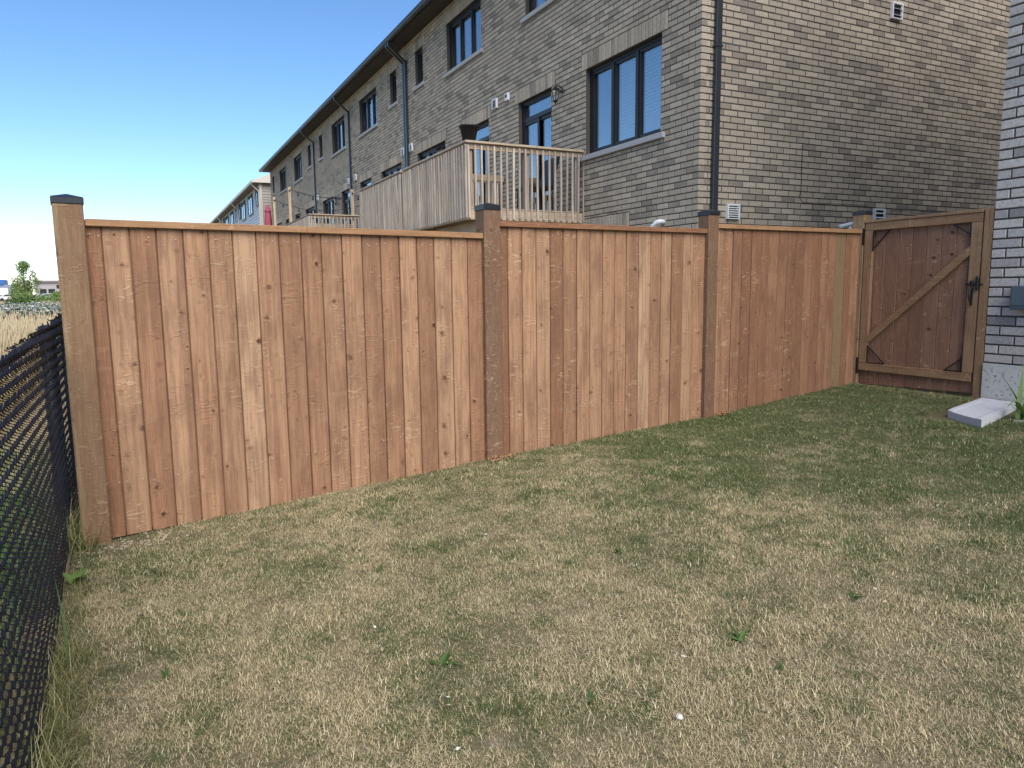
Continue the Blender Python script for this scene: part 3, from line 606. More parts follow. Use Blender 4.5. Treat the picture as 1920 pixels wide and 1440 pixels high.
for pi, edges in enumerate(BO):
    edges = [edges[0]-.010]+edges[1:-1]+[edges[-1]+.010]
    (ua, za), (ub, zb) = RT[pi]
    rt = lambda u: za+(zb-za)*(u-ua)/(ub-ua)
    bbz = lambda u: float(np.interp(u, [q[0] for q in BB[pi]], [q[1] for q in BB[pi]]))
    mat = M['fence'] if pi < 2 else M['fence2']
    for a, b in zip(edges, edges[1:]):
        g = .003; w = b-a-2*g; off = .045+random.uniform(-.003, .003); zt = rt((a+b)/2)-.02; tw = random.uniform(-.004, .004)
        b0, b1 = bbz(a), bbz(b); mb = MB()
        org = (a+g, off, b0)
        # board with eased edges, bottom cut to the slope
        c = .005; D = .018; H = zt-b0
        prof = [(0, c), (c, 0), (w-c, 0), (w, c), (w, D), (0, D)]; n = len(prof)
        zz = [0, .35, .7, 1.05, 1.4, H]
        bow = [random.uniform(-.0015, .0015) for _ in zz]
        vs = []
        for k, z in enumerate(zz):
            for px, py in prof: vs.append((px, py+bow[k]+tw*(px/w-.5), z+((b1-b0)*px/w if k == 0 else 0)))
        fs = [(k*n+i, k*n+(i+1) % n, (k+1)*n+(i+1) % n, (k+1)*n+i) for k in range(len(zz)-1) for i in range(n)] + [tuple(range(n))[::-1], tuple((len(zz)-1)*n+i for i in range(n))]
        mb.add(vs, fs); mb.box((w-.016, .0182, .02), (w+.018, .0225, H-.002))   # added strip behind the seam, blocks light so the gap stays dark
        mb.build('board', mat, fence, loc=org)
        for zn in (zt-.075, .33+b0):
            for q in (.22, .78):
                if random.random() < .75:
                    nails.lathe([(0, 0), (.0032, 0), (.0032, .002), (0, .003)], 6); 
                    m_ = 6*4; xs = a+g+w*q+random.uniform(-.01, .01); zn_ = zn+random.uniform(-.012, .012)
                    for i in range(len(nails.v)-m_, len(nails.v)):
                        x, y, z = nails.v[i]; nails.v[i] = (x+xs, off-.0035-z, y+zn_)
    # cap rail on top, back rails behind the boards
    mb = MB(); L = math.hypot(ub-ua, zb-za)
    mb.cbox((0, -.001, -.041), (L-.004, .085, 0), .003); ra = mb.build('cap_rail', M['raild'] if pi == 1 else M['rail'], fence, loc=(ua+.002, .012, za)); ra.rotation_euler = (0, -math.atan2(zb-za, ub-ua), 0)
    for zr_ in (.3, 1.0, 1.7):
        mb = MB(); mb.bar((ua, .085, zr_+bbz(ua)), (ub, .085, zr_+bbz(ub)), .038, .089); mb.build('back_rail', M['rail'], fence)
tag(nails.build('nail_heads', M['nail'], fence), kind='stuff')

# ------------------------------------------------------------------ gate
gate = empty('wooden_gate', (7.13, 5.47, .39)); tag(gate, 'dark brown wooden gate with diagonal brace and black latch beside brick wall', 'gate')
def GB(name, y0, y1, z0, z1, x0, x1, m, c=.004):
    mb = MB(); mb.cbox((0, 0, 0), (x1-x0, y1-y0, z1-z0), c); return mb.build(name, m, gate, loc=(x0-7.13, y0-5.47, z0-.39))
ge = [5.478, 5.366, 5.241, 5.089, 4.933, 4.782, 4.626, 4.478, 4.345, 4.206]
for a, b in zip(ge, ge[1:]): GB('board', b+.0015, a-.0015, float(np.interp(b, (4.2, 5.48), (.432, .388))), 2.13, 7.171+random.uniform(-.002, .002), 7.189, M['gate'])
GB('top_cap', 4.214, 5.482, 2.166, 2.195, 7.125, 7.20, M['gframey']); GB('top_rail', 4.214, 5.472, 2.08, 2.163, 7.132, 7.169, M['gframey'])
GB('bottom_rail', 4.221, 5.488, .548, .632, 7.132, 7.169, M['gframey'])
GB('stile', 5.375, 5.476, .634, 2.078, 7.132, 7.169, M['gframe']); GB('stile', 4.212, 4.316, .634, 2.078, 7.132, 7.169, M['gframe'])
mb = MB(); pg = [(5.3735, .852), (4.3175, 1.768), (4.3175, 1.862), (5.3735, .938)]
mb.add([(x, y-5.47, z-.39) for x in (.0, .036) for y, z in pg], [(0, 1, 2, 3), (7, 6, 5, 4), (0, 4, 5, 1), (1, 5, 6, 2), (2, 6, 7, 3), (3, 7, 4, 0)]); br = mb.build('diagonal_brace', M['gframey'], gate)
for (ya, za, yb, zb, yc, zc) in ((5.365, 2.07, 5.365, 1.86, 5.19, 2.072), (4.326, 2.07, 4.326, 1.93, 4.50, 2.072), (5.365, .642, 5.365, .84, 5.17, .640), (4.326, .642, 4.326, .80, 4.50, .640)):
    b = MB(); s = 1 if zb < za else -1
    b.box((0, min(ya, yb)-.007-5.47, min(za, zb)-.39), (.006, max(ya, yb)+.007-5.47, max(za, zb)-.39)); d_ = .012 if zc > 1 else -.012
    b.bar((.02, ya-5.47+(.0 if ya > 5 else 0), zb-.39+.03*s), (.02, yc-5.47, zc-.39), .008, .012, (1, 0, 0)); b.box((.001, min(ya, yc)-5.47, zc-.39-.003), (.03, max(ya, yc)-5.47, zc-.39+.003)); b.build('corner_bracket', M['black'], gate)
for z in (2.02, .60):
    b = MB(); b.box((-.006, 5.47-5.47, z-.09-.39), (.0, 5.51-5.47, z+.09-.39)); b.build('hinge', M['black'], gate)
b = MB(); yl = 4.265-5.47; zl = 1.49-.39
b.cbox((-.012, 4.165-5.47, zl-.009), (.0, 4.335-5.47, zl+.009), .003); b.cbox((-.02, 4.205-5.47, zl-.055), (-.001, 4.232-5.47, zl+.06), .004); b.lathe([(0, 0), (.012, 0), (.012, .015), (0, .02)], 8, (-.012, 4.222-5.47, zl+.06)); b.cbox((-.016, 4.255-5.47, zl-.012), (.0, 4.29-5.47, zl+.035), .004)
lt = b.build('latch', M['black'], gate)
b = MB(); b.cbox((-.008, yl-.012, zl-.20), (-.0, yl+.014, zl-.01), .003); b.tube([(-.005, yl, zl-.02), (-.045, yl, zl-.05), (-.05, yl, zl-.1), (-.045, yl, zl-.145), (-.005, yl, zl-.17)], .009, 6); b.build('pull_handle', M['black'], lt)
gp = MB(); gp.cbox((0, 0, -.05), (.089, .084, 1.81), .005); gpo = gp.build('gate_post', M['gframe'], loc=(7.125, 4.114, .39)); tag(gpo, 'slim wooden gate post fixed against the pale brick house corner', 'post')

# ------------------------------------------------------------------ decks behind the fence
def make_deck(label, y0, y1, group, first=True):
    d = empty('raised_deck', (4.85, y0, 0)); tag(d, label, 'deck', group)
    X1 = HX-4.85-.014; L = y1-y0; zt = 3.9; zf = 2.84
    def P(name, mb, m, smooth=False): return mb.build(name, m, d, smooth)
    b = MB(); b.cbox((.035, .035, zf-.2-.002), (.073, L, zf-.03), .003); P('rim_joist', b, M['decky'])
    b = MB(); b.cbox((.074, .035, zf-.2), (X1, .073, zf-.03), .003); P('rim_joist', b, M['deckx'])
    b = MB(); b.cbox((.074, L-.04, zf-.2), (X1, L, zf-.03), .003); P('rim_joist', b, M['deckx'])
    b = MB(); b.cbox((.30, .05, zf-.43), (.345, L, zf-.205), .003); P('beam', b, M['decky'])
    n = int((X1-.04)/.145)
    for k in range(n):
        b = MB(); b.cbox((.035+k*.145, .03, zf-.028), (.035+k*.145+.139, L, zf), .003); P('deck_board', b, M['decky'])
    for xx, yy in ((.32, .12), (.32, L-.12)):
        b = MB(); b.box((xx-.045, yy-.045, -.1), (xx+.045, yy+.045, zf-.434)); P('deck_post', b, M['deck'])
    for xx, yy in ((.076, .076), (.076, L/2), (.076, L-.13), (X1/2, .076), (X1-.12, .076)):
        b = MB(); b.cbox((xx, yy, zf+.002), (xx+.089, yy+.089, zt-.13), .004); P('rail_post', b, M['deck'])
    b = MB(); b.cbox((.0, -.02, zt-.036), (.14, L, zt), .004); P('top_rail', b, M['decky'])
    b = MB(); b.cbox((.141, -.02, zt-.036), (X1, .12, zt), .004); P('top_rail', b, M['deckx'])
    b = MB(); b.cbox((.036, .04, zt-.126), (.074, L, zt-.038), .003); P('sub_rail', b, M['decky'])
    b = MB(); b.cbox((.075, .036, zt-.126), (X1, .074, zt-.038), .003); P('sub_rail', b, M['deckx'])
    b = MB(); b.cbox((.55, L-.074, zt-.126), (X1, L-.036, zt-.0), .003); P('sub_rail', b, M['deckx'])
    me = MB(); hb = 1.17; me.cbox((-.017, -.017, 0), (.017, .017, hb), .003); bm_ = me.mesh('baluster', M['deck'])
    n = int(L/.118)
    for k in range(n+1): link('baluster', bm_, d, (.0175, .02+k*.118, 2.665+random.uniform(-.006, .006)), (1, 1, 1), (random.uniform(-.006, .006), random.uniform(-.006, .006), 0))
    n = int((X1-.05)/.117)
    for k in range(n+1): link('baluster', bm_, d, (.07+k*.117, .0175, 2.665+random.uniform(-.006, .006)), (1, 1, 1), (random.uniform(-.006, .006), random.uniform(-.006, .006), 0))
    n = int((X1-.6)/.117)
    for k in range(n): link('baluster', bm_, d, (.62+k*.117, L-.02, 2.72), (1, 1, .96))
    return d
make_deck('weathered raised wooden deck nearest the camera, carrying the flower pot', 11.2, 14.44, 'raised decks along the townhouse row')
make_deck('weathered raised wooden deck directly beyond the one with the flower pot', 14.56, 17.65, 'raised decks along the townhouse row')
make_deck('far raised wooden deck with string light poles along its near half', 23.6, 27.0, 'raised decks along the townhouse row')
make_deck('farthest raised wooden deck beside the closed pink red umbrella', 27.1, 30.5, 'raised decks along the townhouse row')
b = MB(); b.lathe([(0, 0), (.105, 0), (.15, .225), (.168, .225), (.17, .25), (.158, .255), (.14, .22), (0, .2)], 28); pt = b.build('flower_pot', M['pot'], None, True, (4.985, 11.33, 3.9)); tag(pt, 'empty black plastic flower pot standing on the deck railing corner', 'flower pot')
# folded black chair on the near deck
ch = empty('patio_chair', (6.45, 11.75, 2.842), 0); tag(ch, 'black patio chair standing on the nearest deck behind the railing', 'chair')
b = MB(); b.cbox((-.27, -.25, .40), (.25, .25, .45), .01); b.build('seat', M['black'], ch)
b = MB(); b.bar((.22, 0, .45), (.36, 0, .98), .5, .03, (1, 0, -.2)); b.build('backrest', M['black'], ch)
for sx in (-.23, .22):
    for sy in (-.22, .22):
        b = MB(); b.tube([(sx, sy, .4), (sx*1.1, sy, 0)], .014, 6); b.build('leg', M['black'], ch)
# string lights on the far deck
def light_pole(x, y, z0, z1, label):
    b = MB(); b.cbox((-.045, -.045, 0), (.045, .045, z1-z0), .004); o = b.build('light_pole', M['newwood'], None, loc=(x, y, z0)); tag(o, label, 'post', 'pale posts holding the string lights'); 
    k = MB(); k.lathe([(0, 0), (.03, .0), (.03, .05), (0, .05)], 8, (0, -.05, z1-z0-.16)); k.build('hook', M['black'], o)
light_pole(4.95, 27.25, 2.9, 5.17, 'tall pale wooden string light post, right one of the two beyond the fence')
light_pole(4.95, 30.6, 2.9, 5.2, 'pale wooden string light post next to the closed umbrella')
light_pole(6.28, 23.72, 2.9, 4.72, 'pale wooden string light post against the near end of the far deck')
def string(p, q, sag, label, n=26):
    p, q = Vector(p), Vector(q); pts = [p.lerp(q, k/n)-Vector((0, 0, sag*4*(k/n)*(1-k/n))) for k in range(n+1)]
    r = empty('string_light', p); tag(r, label, 'string lights', 'string lights on the far deck'); loc = [t_-p for t_ in pts]
    b = MB(); b.tube(loc, .012, 5); b.build('wire', M['black'], r)
    bb = MB(); bb.lathe([(.0, 0), (.018, 0), (.018, -.06), (.0, -.06)], 6); bb.lathe([(.015, -.06), (.034, -.09), (.03, -.13), (.0, -.15)], 8); bme = bb.mesh('bulb', M['black'])
    for k in range(3, n, 5): link('bulb', bme, r, loc[k])
string((4.95, 27.25, 5.1), (7.1, 24.8, 4.75), .22, 'upper string of black bulb lights sagging from the tall post to the wall')
string((4.95, 30.6, 5.1), (7.1, 25.6, 4.45), .30, 'lower string of black bulb lights running from the far post to the wall')
um = empty('closed_umbrella', (5.9, 38.5, 3.4)); tag(um, 'closed faded pink red patio umbrella beyond the string light posts', 'umbrella')
b = MB(); n = 14; prof = [(.04, 2.25), (.11, 2.1), (.15, 1.7), (.16, 1.2), (.145, .75), (.09, .45), (.04, .42)]
vs = [(r*(1+.16*math.cos(7*2*math.pi*k/n*1.0))*math.cos(2*math.pi*k/n), r*(1+.16*(k % 2))*math.sin(2*math.pi*k/n), z) for r, z in prof for k in range(n)]
b.add(vs, [(i*n+k, (i+1)*n+k, (i+1)*n+(k+1) % n, i*n+(k+1) % n) for i in range(len(prof)-1) for k in range(n)]); b.build('canopy', M['pink'], um, True)
b = MB(); b.tube([(0, 0, -1), (0, 0, 2.3)], .025, 8); b.build('pole', M['black'], um)
b = MB(); b.lathe([(.0, 2.38), (.07, 2.33), (.145, 2.1), (.17, 2.02), (.14, 2.0)], 10); b.build('top_flap', M['pink'], um, True)

# ------------------------------------------------------------------ chain link fence on the left
cl = empty('chain_link_fence', (-.47, 4.6, 0)); tag(cl, 'black vinyl coated chain link fence along the left lawn edge', 'fence')
mb = MB(); D = .054; ya, yb_ = .7, 6.4; n = int((yb_-ya)/D)
def xz(y, z): 
    t_ = z/1.35; xb = float(np.interp(y, (2.6, 3.3, 4.4, 5.2), (-.405, -.43, -.475, -.505))); xt = float(np.interp(y, (3.0, 5.6), (-.462, -.478)))
    return xb+(xt-xb)*min(1, t_*1.3)
def ztop(y): return 1.235+.085*(y-3.1)/2.5
for i in range(n):
    yc = ya+i*D; pts = []; zt = ztop(yc)+.03; m_ = int(zt/(D/2))
    for k in range(m_+1):
        s = 1 if k % 2 else -1; z = k*D/2+.02; y = yc+s*D*.5
        x = xz(yc, z)
        pts.append((x+.0075*s+random.uniform(-.002, .002), y+s*.0015, z-.003)); pts.append((x-.0075*s+random.uniform(-.002, .002), y+s*.0015, z+.003))
    pts.append((xz(yc, zt)+random.uniform(-.012, .012), yc+random.uniform(-.01, .01), zt+random.uniform(.01, .03)))
    pts = [(x+.47, y-4.6, z) for x, y, z in pts]
    mb.tube(pts, .0034, 4, cap=False)
tag(mb.build('wire_mesh', M['vinylwire'], cl), kind='stuff')
b = MB(); b.tube([(-.495+.47, .5-4.6, ztop(.5)-.022), (-.515+.47, 6.5-4.6, ztop(6.5)-.022)], .021, 10); b.build('top_rail', M['vinylwire'], cl, True)
for y, r in ((5.38, .045), (6.45, .028), (.9, .028)):
    b = MB(); x = xz(y, .7)-.06+.47; b.tube([(x, y-4.6, -.1), (x, y-4.6, ztop(y)-.03)], r, 12); b.lathe([(r*1.05, 0), (r*1.05, .012), (r*.6, .02), (0, .022)], 12, (x, y-4.6, ztop(y)-.03)); b.build('line_post', M['vinylwire'], cl, True)
b = MB()
for k in range(60):
    y = ya+k*(yb_-ya)/60; b.tube([(xz(y, 1.2)+.47+.005, y-4.6, ztop(y)-.03), (xz(y, 1.2)+.47-.03, y-4.6+.01, ztop(y)+.004)], .003, 4)
tag(b.build('tie_wires', M['vinylwire'], cl), kind='stuff')

# ------------------------------------------------------------------ small things near the house
sl = empty('splash_block', (6.66, 3.84, gz(6.66))); tag(sl, 'white concrete splash block lying on the grass beside the house corner', 'splash block')
A, B_, C_, D_ = Vector((6.242, 3.87, 0)), Vector((7.09, 4.08, 0)), Vector((7.06, 3.70, 0)), Vector((6.036, 3.461, 0))
og = Vector((6.66, 3.84, 0)); b = MB()
def quadp(s, t_): return (A.lerp(B_, s)).lerp(D_.lerp(C_, s), t_)-og
ns, nt = 8, 7; hts = [.05, .05, .044, .042, .044, .05, .05]; ts = [0, .10, .2, .5, .8, .90, 1]
vs = []
for i in range(ns+1):
    s = i/ns
    for j in range(nt):
        p = quadp(s, ts[j]); back = max(0, (s-.85)/.15); vs.append((p.x, p.y, (hts[j]*(1-back)+.052*back)*(1.0 if i > 0 else .85)+.01*s))
nb_ = len(vs)
for i in range(ns+1):
    for j in (0, nt-1): p = quadp(i/ns, ts[j]); vs.append((p.x, p.y, -.03))
fs = [(i*nt+j, i*nt+j+1, (i+1)*nt+j+1, (i+1)*nt+j) for i in range(ns) for j in range(nt-1)]
for i in range(ns):
    fs.append((nb_+2*i, i*nt, (i+1)*nt, nb_+2*i+2)); fs.append((i*nt+nt-1, nb_+2*i+1, nb_+2*i+3, (i+1)*nt+nt-1))
fs.append(tuple([nb_, nb_+1]+[nt-1-j for j in range(nt)])); fs.append(tuple([nb_+2*ns+1, nb_+2*ns]+[ns*nt+j for j in range(nt)]))
b.add(vs, [q[::-1] for q in fs]); b.build('block', plain('white_concrete', (.55,.56,.58), .85, .2, .12, 25), sl)
def strap_leaf(b, base, az, L, w, lean, droop, tone):
    n = 7; d = Vector((math.cos(az), math.sin(az), 0)); s = Vector((-d.y, d.x, 0)); p = Vector(base); a = lean; vs = []
    for k in range(n+1):
        t_ = k/n; ww = w*(1-t_**3)*(.6+.4*math.sin(math.pi*min(1, t_*1.2+.15))); fold = Vector((0, 0, -ww*.25))
        vs += [p-s*ww+fold*-1, p, p+s*ww+fold*-1]; p = p+(d*math.sin(a)+Vector((0, 0, math.cos(a))))*(L/n); a += droop/n
    b.add(vs, [f for k in range(n) for f in ((3*k, 3*k+1, 3*k+4, 3*k+3), (3*k+1, 3*k+2, 3*k+5, 3*k+4))], tone)
ir = empty('iris_plant', (6.55, 3.42, gz(6.55))); tag(ir, 'clump of broad green iris leaves beside the white splash block', 'plant')
for az, L, w, ln, dr, tn in ((.4, .50, .020, .1, .25, .7), (3.3, .42, .022, .25, 2.2, .8), (3.0, .36, .02, .5, 1.4, .65), (5.0, .38, .018, .3, .6, .5), (1.5, .45, .015, .35, .5, .4), (4.2, .3, .02, .6, 1.2, .75), (.1, .34, .016, .5, .8, .55), (5.7, .44, .014, .2, .4, .3), (2.2, .3, .016, .55, .9, .6)):
    b = MB(); strap_leaf(b, (random.uniform(-.03, .03), random.uniform(-.03, .03), 0), az, L, w, ln, dr, tn); b.build('leaf', M['leaf2'] if tn > .6 else M['leaf'], ir)
ir2 = empty('spiky_plant', (6.78, 3.36, gz(6.8))); tag(ir2, 'thin dark spiky grass plant at foundation behind the broad iris leaves', 'plant')
for k in range(16):
    b = MB(); strap_leaf(b, (random.uniform(-.05, .05), random.uniform(-.05, .05), 0), random.uniform(0, 6.28), random.uniform(.2, .42), .006, random.uniform(.2, .8), random.uniform(.1, .6), random.uniform(0, .4)); b.build('leaf', M['leaf'], ir2)
def rock(b, c, r, m=.35):
    n1, n2 = 5, 7; vs = []
    for i in range(n1+1):
        ph = math.pi*i/n1
        for k in range(n2):
            q = 2*math.pi*k/n2; rr = r*(1+random.uniform(-m, m)*.5); vs.append((c[0]+rr*math.sin(ph)*math.cos(q), c[1]+rr*math.sin(ph)*math.sin(q), c[2]+rr*.6*math.cos(ph)))
    b.add(vs, [(i*n2+k, (i+1)*n2+k, (i+1)*n2+(k+1) % n2, i*n2+(k+1) % n2) for i in range(n1) for k in range(n2)], random.random())
b = MB()
for k in range(70): x, y = 6.6+random.gauss(0, .16), 3.28+random.gauss(0, .09); rock(b, (x, y, gz(x)+.008), random.uniform(.012, .04))
tag(b.build('bed_stones', M['stone'], None), kind='stuff')
b = MB()
for k in range(230):
    x, y = random.gauss(-.15, .22), random.gauss(4.72, .13)
    if x < -.44 or (abs(x+.34) < .09 and y > 4.8): continue
    rock(b, (x, y, gz(x)+.004), random.uniform(.004, .013))
tag(b.build('dry_soil_clods', M['clod'], None), kind='stuff')
b = MB()
for (u, s_) in ((2.86, .05), (2.74, .04), (5.2, .09), (5.33, .06)):
    for k in range(42):
        p = FP+FU*(u+random.gauss(0, s_))-FN*abs(random.gauss(.04, .03)); a = random.uniform(0, 6.3); L = random.uniform(.004, .016); w = .004
        d = Vector((math.cos(a), math.sin(a), random.uniform(-.3, .5)))*L; s = Vector((-math.sin(a), math.cos(a), .1))*w; c = Vector((p.x, p.y, gz(p.x)+.022+random.uniform(0, .014)))
        b.add([c-d-s, c+d-s, c+d+s, c-d+s], [(0, 1, 2, 3)])
tag(b.build('wood_shavings', M['chip'], None), kind='stuff')

# ------------------------------------------------------------------ scattered plants (geometry-node instances)
def scatter(name, pts, rots, scl, idx, templates, label=None):
    me = bpy.data.meshes.new(name); me.from_pydata([tuple(p) for p in pts], [], [])
    a = me.attributes.new('rot', 'FLOAT_VECTOR', 'POINT'); a.data.foreach_set('vector', np.asarray(rots, dtype=np.float32).ravel())
    a = me.attributes.new('scl', 'FLOAT', 'POINT'); a.data.foreach_set('value', np.asarray(scl, dtype=np.float32))
    a = me.attributes.new('idx', 'INT', 'POINT'); a.data.foreach_set('value', np.asarray(idx, dtype=np.int32))
    o = bpy.data.objects.new(name, me); COL.objects.link(o)
    col = bpy.data.collections.new(name+'_kinds')
    for k, tm in enumerate(templates):
        q = bpy.data.objects.new('%s_%02d' % (name, k), tm); col.objects.link(q)
    ng = bpy.data.node_groups.new(name, 'GeometryNodeTree'); ng.interface.new_socket('Geometry', in_out='INPUT', socket_type='NodeSocketGeometry'); ng.interface.new_socket('Geometry', in_out='OUTPUT', socket_type='NodeSocketGeometry')
    N, Lk = ng.nodes, ng.links
    gi, go = N.new('NodeGroupInput'), N.new('NodeGroupOutput'); ip = N.new('GeometryNodeInstanceOnPoints'); ci = N.new('GeometryNodeCollectionInfo')
    ci.inputs['Collection'].default_value = col; ci.inputs['Separate Children'].default_value = True; ci.inputs['Reset Children'].default_value = True
    def attr(nm, ty):
        x = N.new('GeometryNodeInputNamedAttribute'); x.data_type = ty; x.inputs[0].default_value = nm
        return [s for s in x.outputs if s.enabled and s.name == 'Attribute'][0]
    e2r = N.new('FunctionNodeEulerToRotation'); Lk.new(attr('rot', 'FLOAT_VECTOR'), e2r.inputs[0])
    ip.inputs['Pick Instance'].default_value = True
    Lk.new(gi.outputs[0], ip.inputs['Points']); Lk.new(ci.outputs[0], ip.inputs['Instance']); Lk.new(attr('idx', 'INT'), ip.inputs['Instance Index']); Lk.new(e2r.outputs[0], ip.inputs['Rotation']); Lk.new(attr('scl', 'FLOAT'), ip.inputs['Scale'])
    Lk.new(ip.outputs[0], go.inputs[0])
    md = o.modifiers.new('scatter', 'NODES'); md.node_group = ng
    return tag(o, kind='stuff')
def blade(b, x, y, az, L, w, lean, curl, tone, n=3):
    d = Vector((math.cos(az), math.sin(az), 0)); s = Vector((-d.y, d.x, 0)); p = Vector((x, y, 0)); a = lean; vs = []
    for k in range(n):
        ww = w*(1-.75*k/n); vs += [p-s*ww/2, p+s*ww/2]; p = p+(d*math.sin(a)+Vector((0, 0, max(-.15, math.cos(a)))))*(L/n); a += curl/n
    vs.append(p); fs = [(2*k, 2*k+1, 2*k+3, 2*k+2) for k in range(n-1)]+[(2*n-2, 2*n-1, 2*n)]
    b.add(vs, fs, tone)
R = random.Random(3)
def lawn_patch(nb, rad, L0, L1):
    b = MB()
    for _ in range(nb):
        r = rad*math.sqrt(R.random()); q = R.uniform(0, 6.283)
        blade(b, r*math.cos(q), r*math.sin(q), R.uniform(0, 6.283), R.uniform(L0, L1), R.uniform(.0011, .0023), R.uniform(.4, 1.6), R.uniform(-.5, 1.2), R.random())
    return b.mesh('grass_patch', M['blade'])
LT = [lawn_patch(125, .08, .007, .025) for _ in range(10)]
pts, rots, scl, idx = [], [], [], []
def fence_y(x): return 4.831+(x+.338)*math.tan(TH)
N_ = 27000
while len(pts) < N_:
    x = R.uniform(-.42, 7.3); y = R.uniform(-.6, 5.5)
    if y > fence_y(x)+.06 or (x > 7.1): continue
    v = Vector((x, y, gz(x)))-CAMP; fw = v.dot(_f)
    if fw < .3 or abs(v.dot(_r)/fw) > 1.1 or v.dot(_d)/fw > .85: continue
    if x < .12 and y > 4.55 and R.random() < .8: continue
    if (6.05 < x < 7.1) and (3.5 < y < 4.06): continue
    cl_ = math.sin(x*5.1+1.7*math.sin(y*3.3))*math.sin(y*4.7+1.3*math.sin(x*2.9+1))+.6*math.sin(x*13.1+y*9.7+2*math.sin(y*7.1))*math.sin(y*15.3-x*6.1)
    if cl_ < -.55 and R.random() < .38: continue
    pts.append((x, y, gz(x)+.004)); rots.append((R.uniform(-.15, .15), R.uniform(-.15, .15), R.uniform(0, 6.28))); scl.append(R.uniform(.65, 1.2)*(1.35 if cl_ > .5 else 1)); idx.append(R.randrange(10))
scatter('lawn_grass', pts, rots, scl, idx, LT)
# tall weedy grass along the chain link fence
def edge_patch():
    b = MB()
    for _ in range(26): blade(b, R.gauss(0, .05), R.gauss(0, .05), R.uniform(0, 6.283), R.uniform(.06, .24), R.uniform(.002, .004), R.uniform(.1, 1.1), R.uniform(.3, 1.8), R.random(), 5)
    return b.mesh('edge_patch', M['edge'])
ET = [edge_patch() for _ in range(6)]; pts, rots, scl, idx = [], [], [], []
for _ in range(620):
    y = R.uniform(.9, 4.3) if R.random() < .85 else R.uniform(4.2, 6.3); far = R.random() < .35
    x = -.40-(.12 if far else 0)*R.random()*3+abs(R.gauss(0, .09))*max(.25, 1.35-y*.28) if y < 4.3 else -.5-R.random()*.4
    pts.append((x, y, gz(x))); rots.append((0, 0, R.uniform(0, 6.28))); scl.append(R.uniform(.4, .9)*(1.0 if y < 3.4 else .55)); idx.append(R.randrange(6))
for _ in range(60): x, y = -.47+R.gauss(0, .03), R.uniform(4.75, 5.3); pts.append((x, y, 0)); rots.append((0, 0, R.uniform(0, 6.28))); scl.append(R.uniform(.8, 1.5)); idx.append(R.randrange(6))
for _ in range(150): x, y = 7.0+R.uniform(-.1, .09), R.uniform(3.9, 5.2); pts.append((x, y, gz(x))); rots.append((0, 0, R.uniform(0, 6.28))); scl.append(R.uniform(.25, .45)); idx.append(R.randrange(6))
for _ in range(170):
    u = R.uniform(.1, 7.4); p = FP+FU*u-FN*R.uniform(-.03, .05); pts.append((p.x, p.y, gz(p.x))); rots.append((0, 0, R.uniform(0, 6.28))); scl.append(R.uniform(.18, .42)); idx.append(R.randrange(6))
scatter('edge_grass', pts, rots, scl, idx, ET)
def lush_patch():
    b = MB()
    for _ in range(40): blade(b, R.gauss(0, .10), R.gauss(0, .10), R.uniform(0, 6.283), R.uniform(.12, .42), R.uniform(.004, .010), R.uniform(.05, .8), R.uniform(.2, 1.4), R.random()*.9, 4)
    return b.mesh('lush_patch', M['leaf'])
GT = [lush_patch() for _ in range(5)]; pts, rots, scl, idx = [], [], [], []
for _ in range(900): pts.append((-.68-R.random()**1.3*1.5, R.uniform(.4, 7.5), 0)); rots.append((0, 0, R.uniform(0, 6.28))); scl.append(R.uniform(.5, 1.15)); idx.append(R.randrange(5))
scatter('green_verge', pts, rots, scl, idx, GT)
# dry field
def straw_patch(green=False):
    b = MB()
    for _ in range(46): blade(b, R.gauss(0, .16), R.gauss(0, .16), R.uniform(0, 6.283), R.uniform(.35, .85), R.uniform(.004, .008), R.uniform(0, .25), R.uniform(.1, .9), R.random()*.9, 4)
    for _ in range(10):
        x, y, z, q = R.gauss(0, .16), R.gauss(0, .16), R.uniform(.6, .95), R.uniform(0, 6.28); b.tube([(x, y, 0), (x+.03*math.cos(q), y+.03*math.sin(q), z)], .002, 3, .7, False)
        b.lathe([(0, 0), (.008, .03), (.010, .08), (0, .14)], 5, (x+.03*math.cos(q), y+.03*math.sin(q), z-.02), .95)
    return b.mesh('straw_patch', M['straw'])
FT = [straw_patch() for _ in range(6)]; pts, rots, scl, idx = [], [], [], []
for _ in range(26000):
    dist = 1.2+(R.random()**1.7)*60; ang = math.radians(R.uniform(-14, 6)); x, y = dist*math.sin(ang), dist*math.cos(ang)
    if x > -.62 or y < .5: continue
    pts.append((x, y, 0)); rots.append((R.uniform(-.1, .1), R.uniform(-.1, .1), R.uniform(0, 6.28))); scl.append(R.uniform(.6, 1.05)*(1 if dist > 9 else .4+.6*max(0, (dist-4)/5))*(.3 if x > -1.5 else 1)); idx.append(R.randrange(6))
for _ in range(5000):
    x, y = -.85-R.random()**1.5*9, R.uniform(-2, 14)
    pts.append((x, y, 0)); rots.append((R.uniform(-.1, .1), R.uniform(-.1, .1), R.uniform(0, 6.28))); scl.append(R.uniform(.5, .9)*(.3 if x > -1.6 else 1)); idx.append(R.randrange(6))
scatter('dry_field_grass', pts, rots, scl, idx, FT)
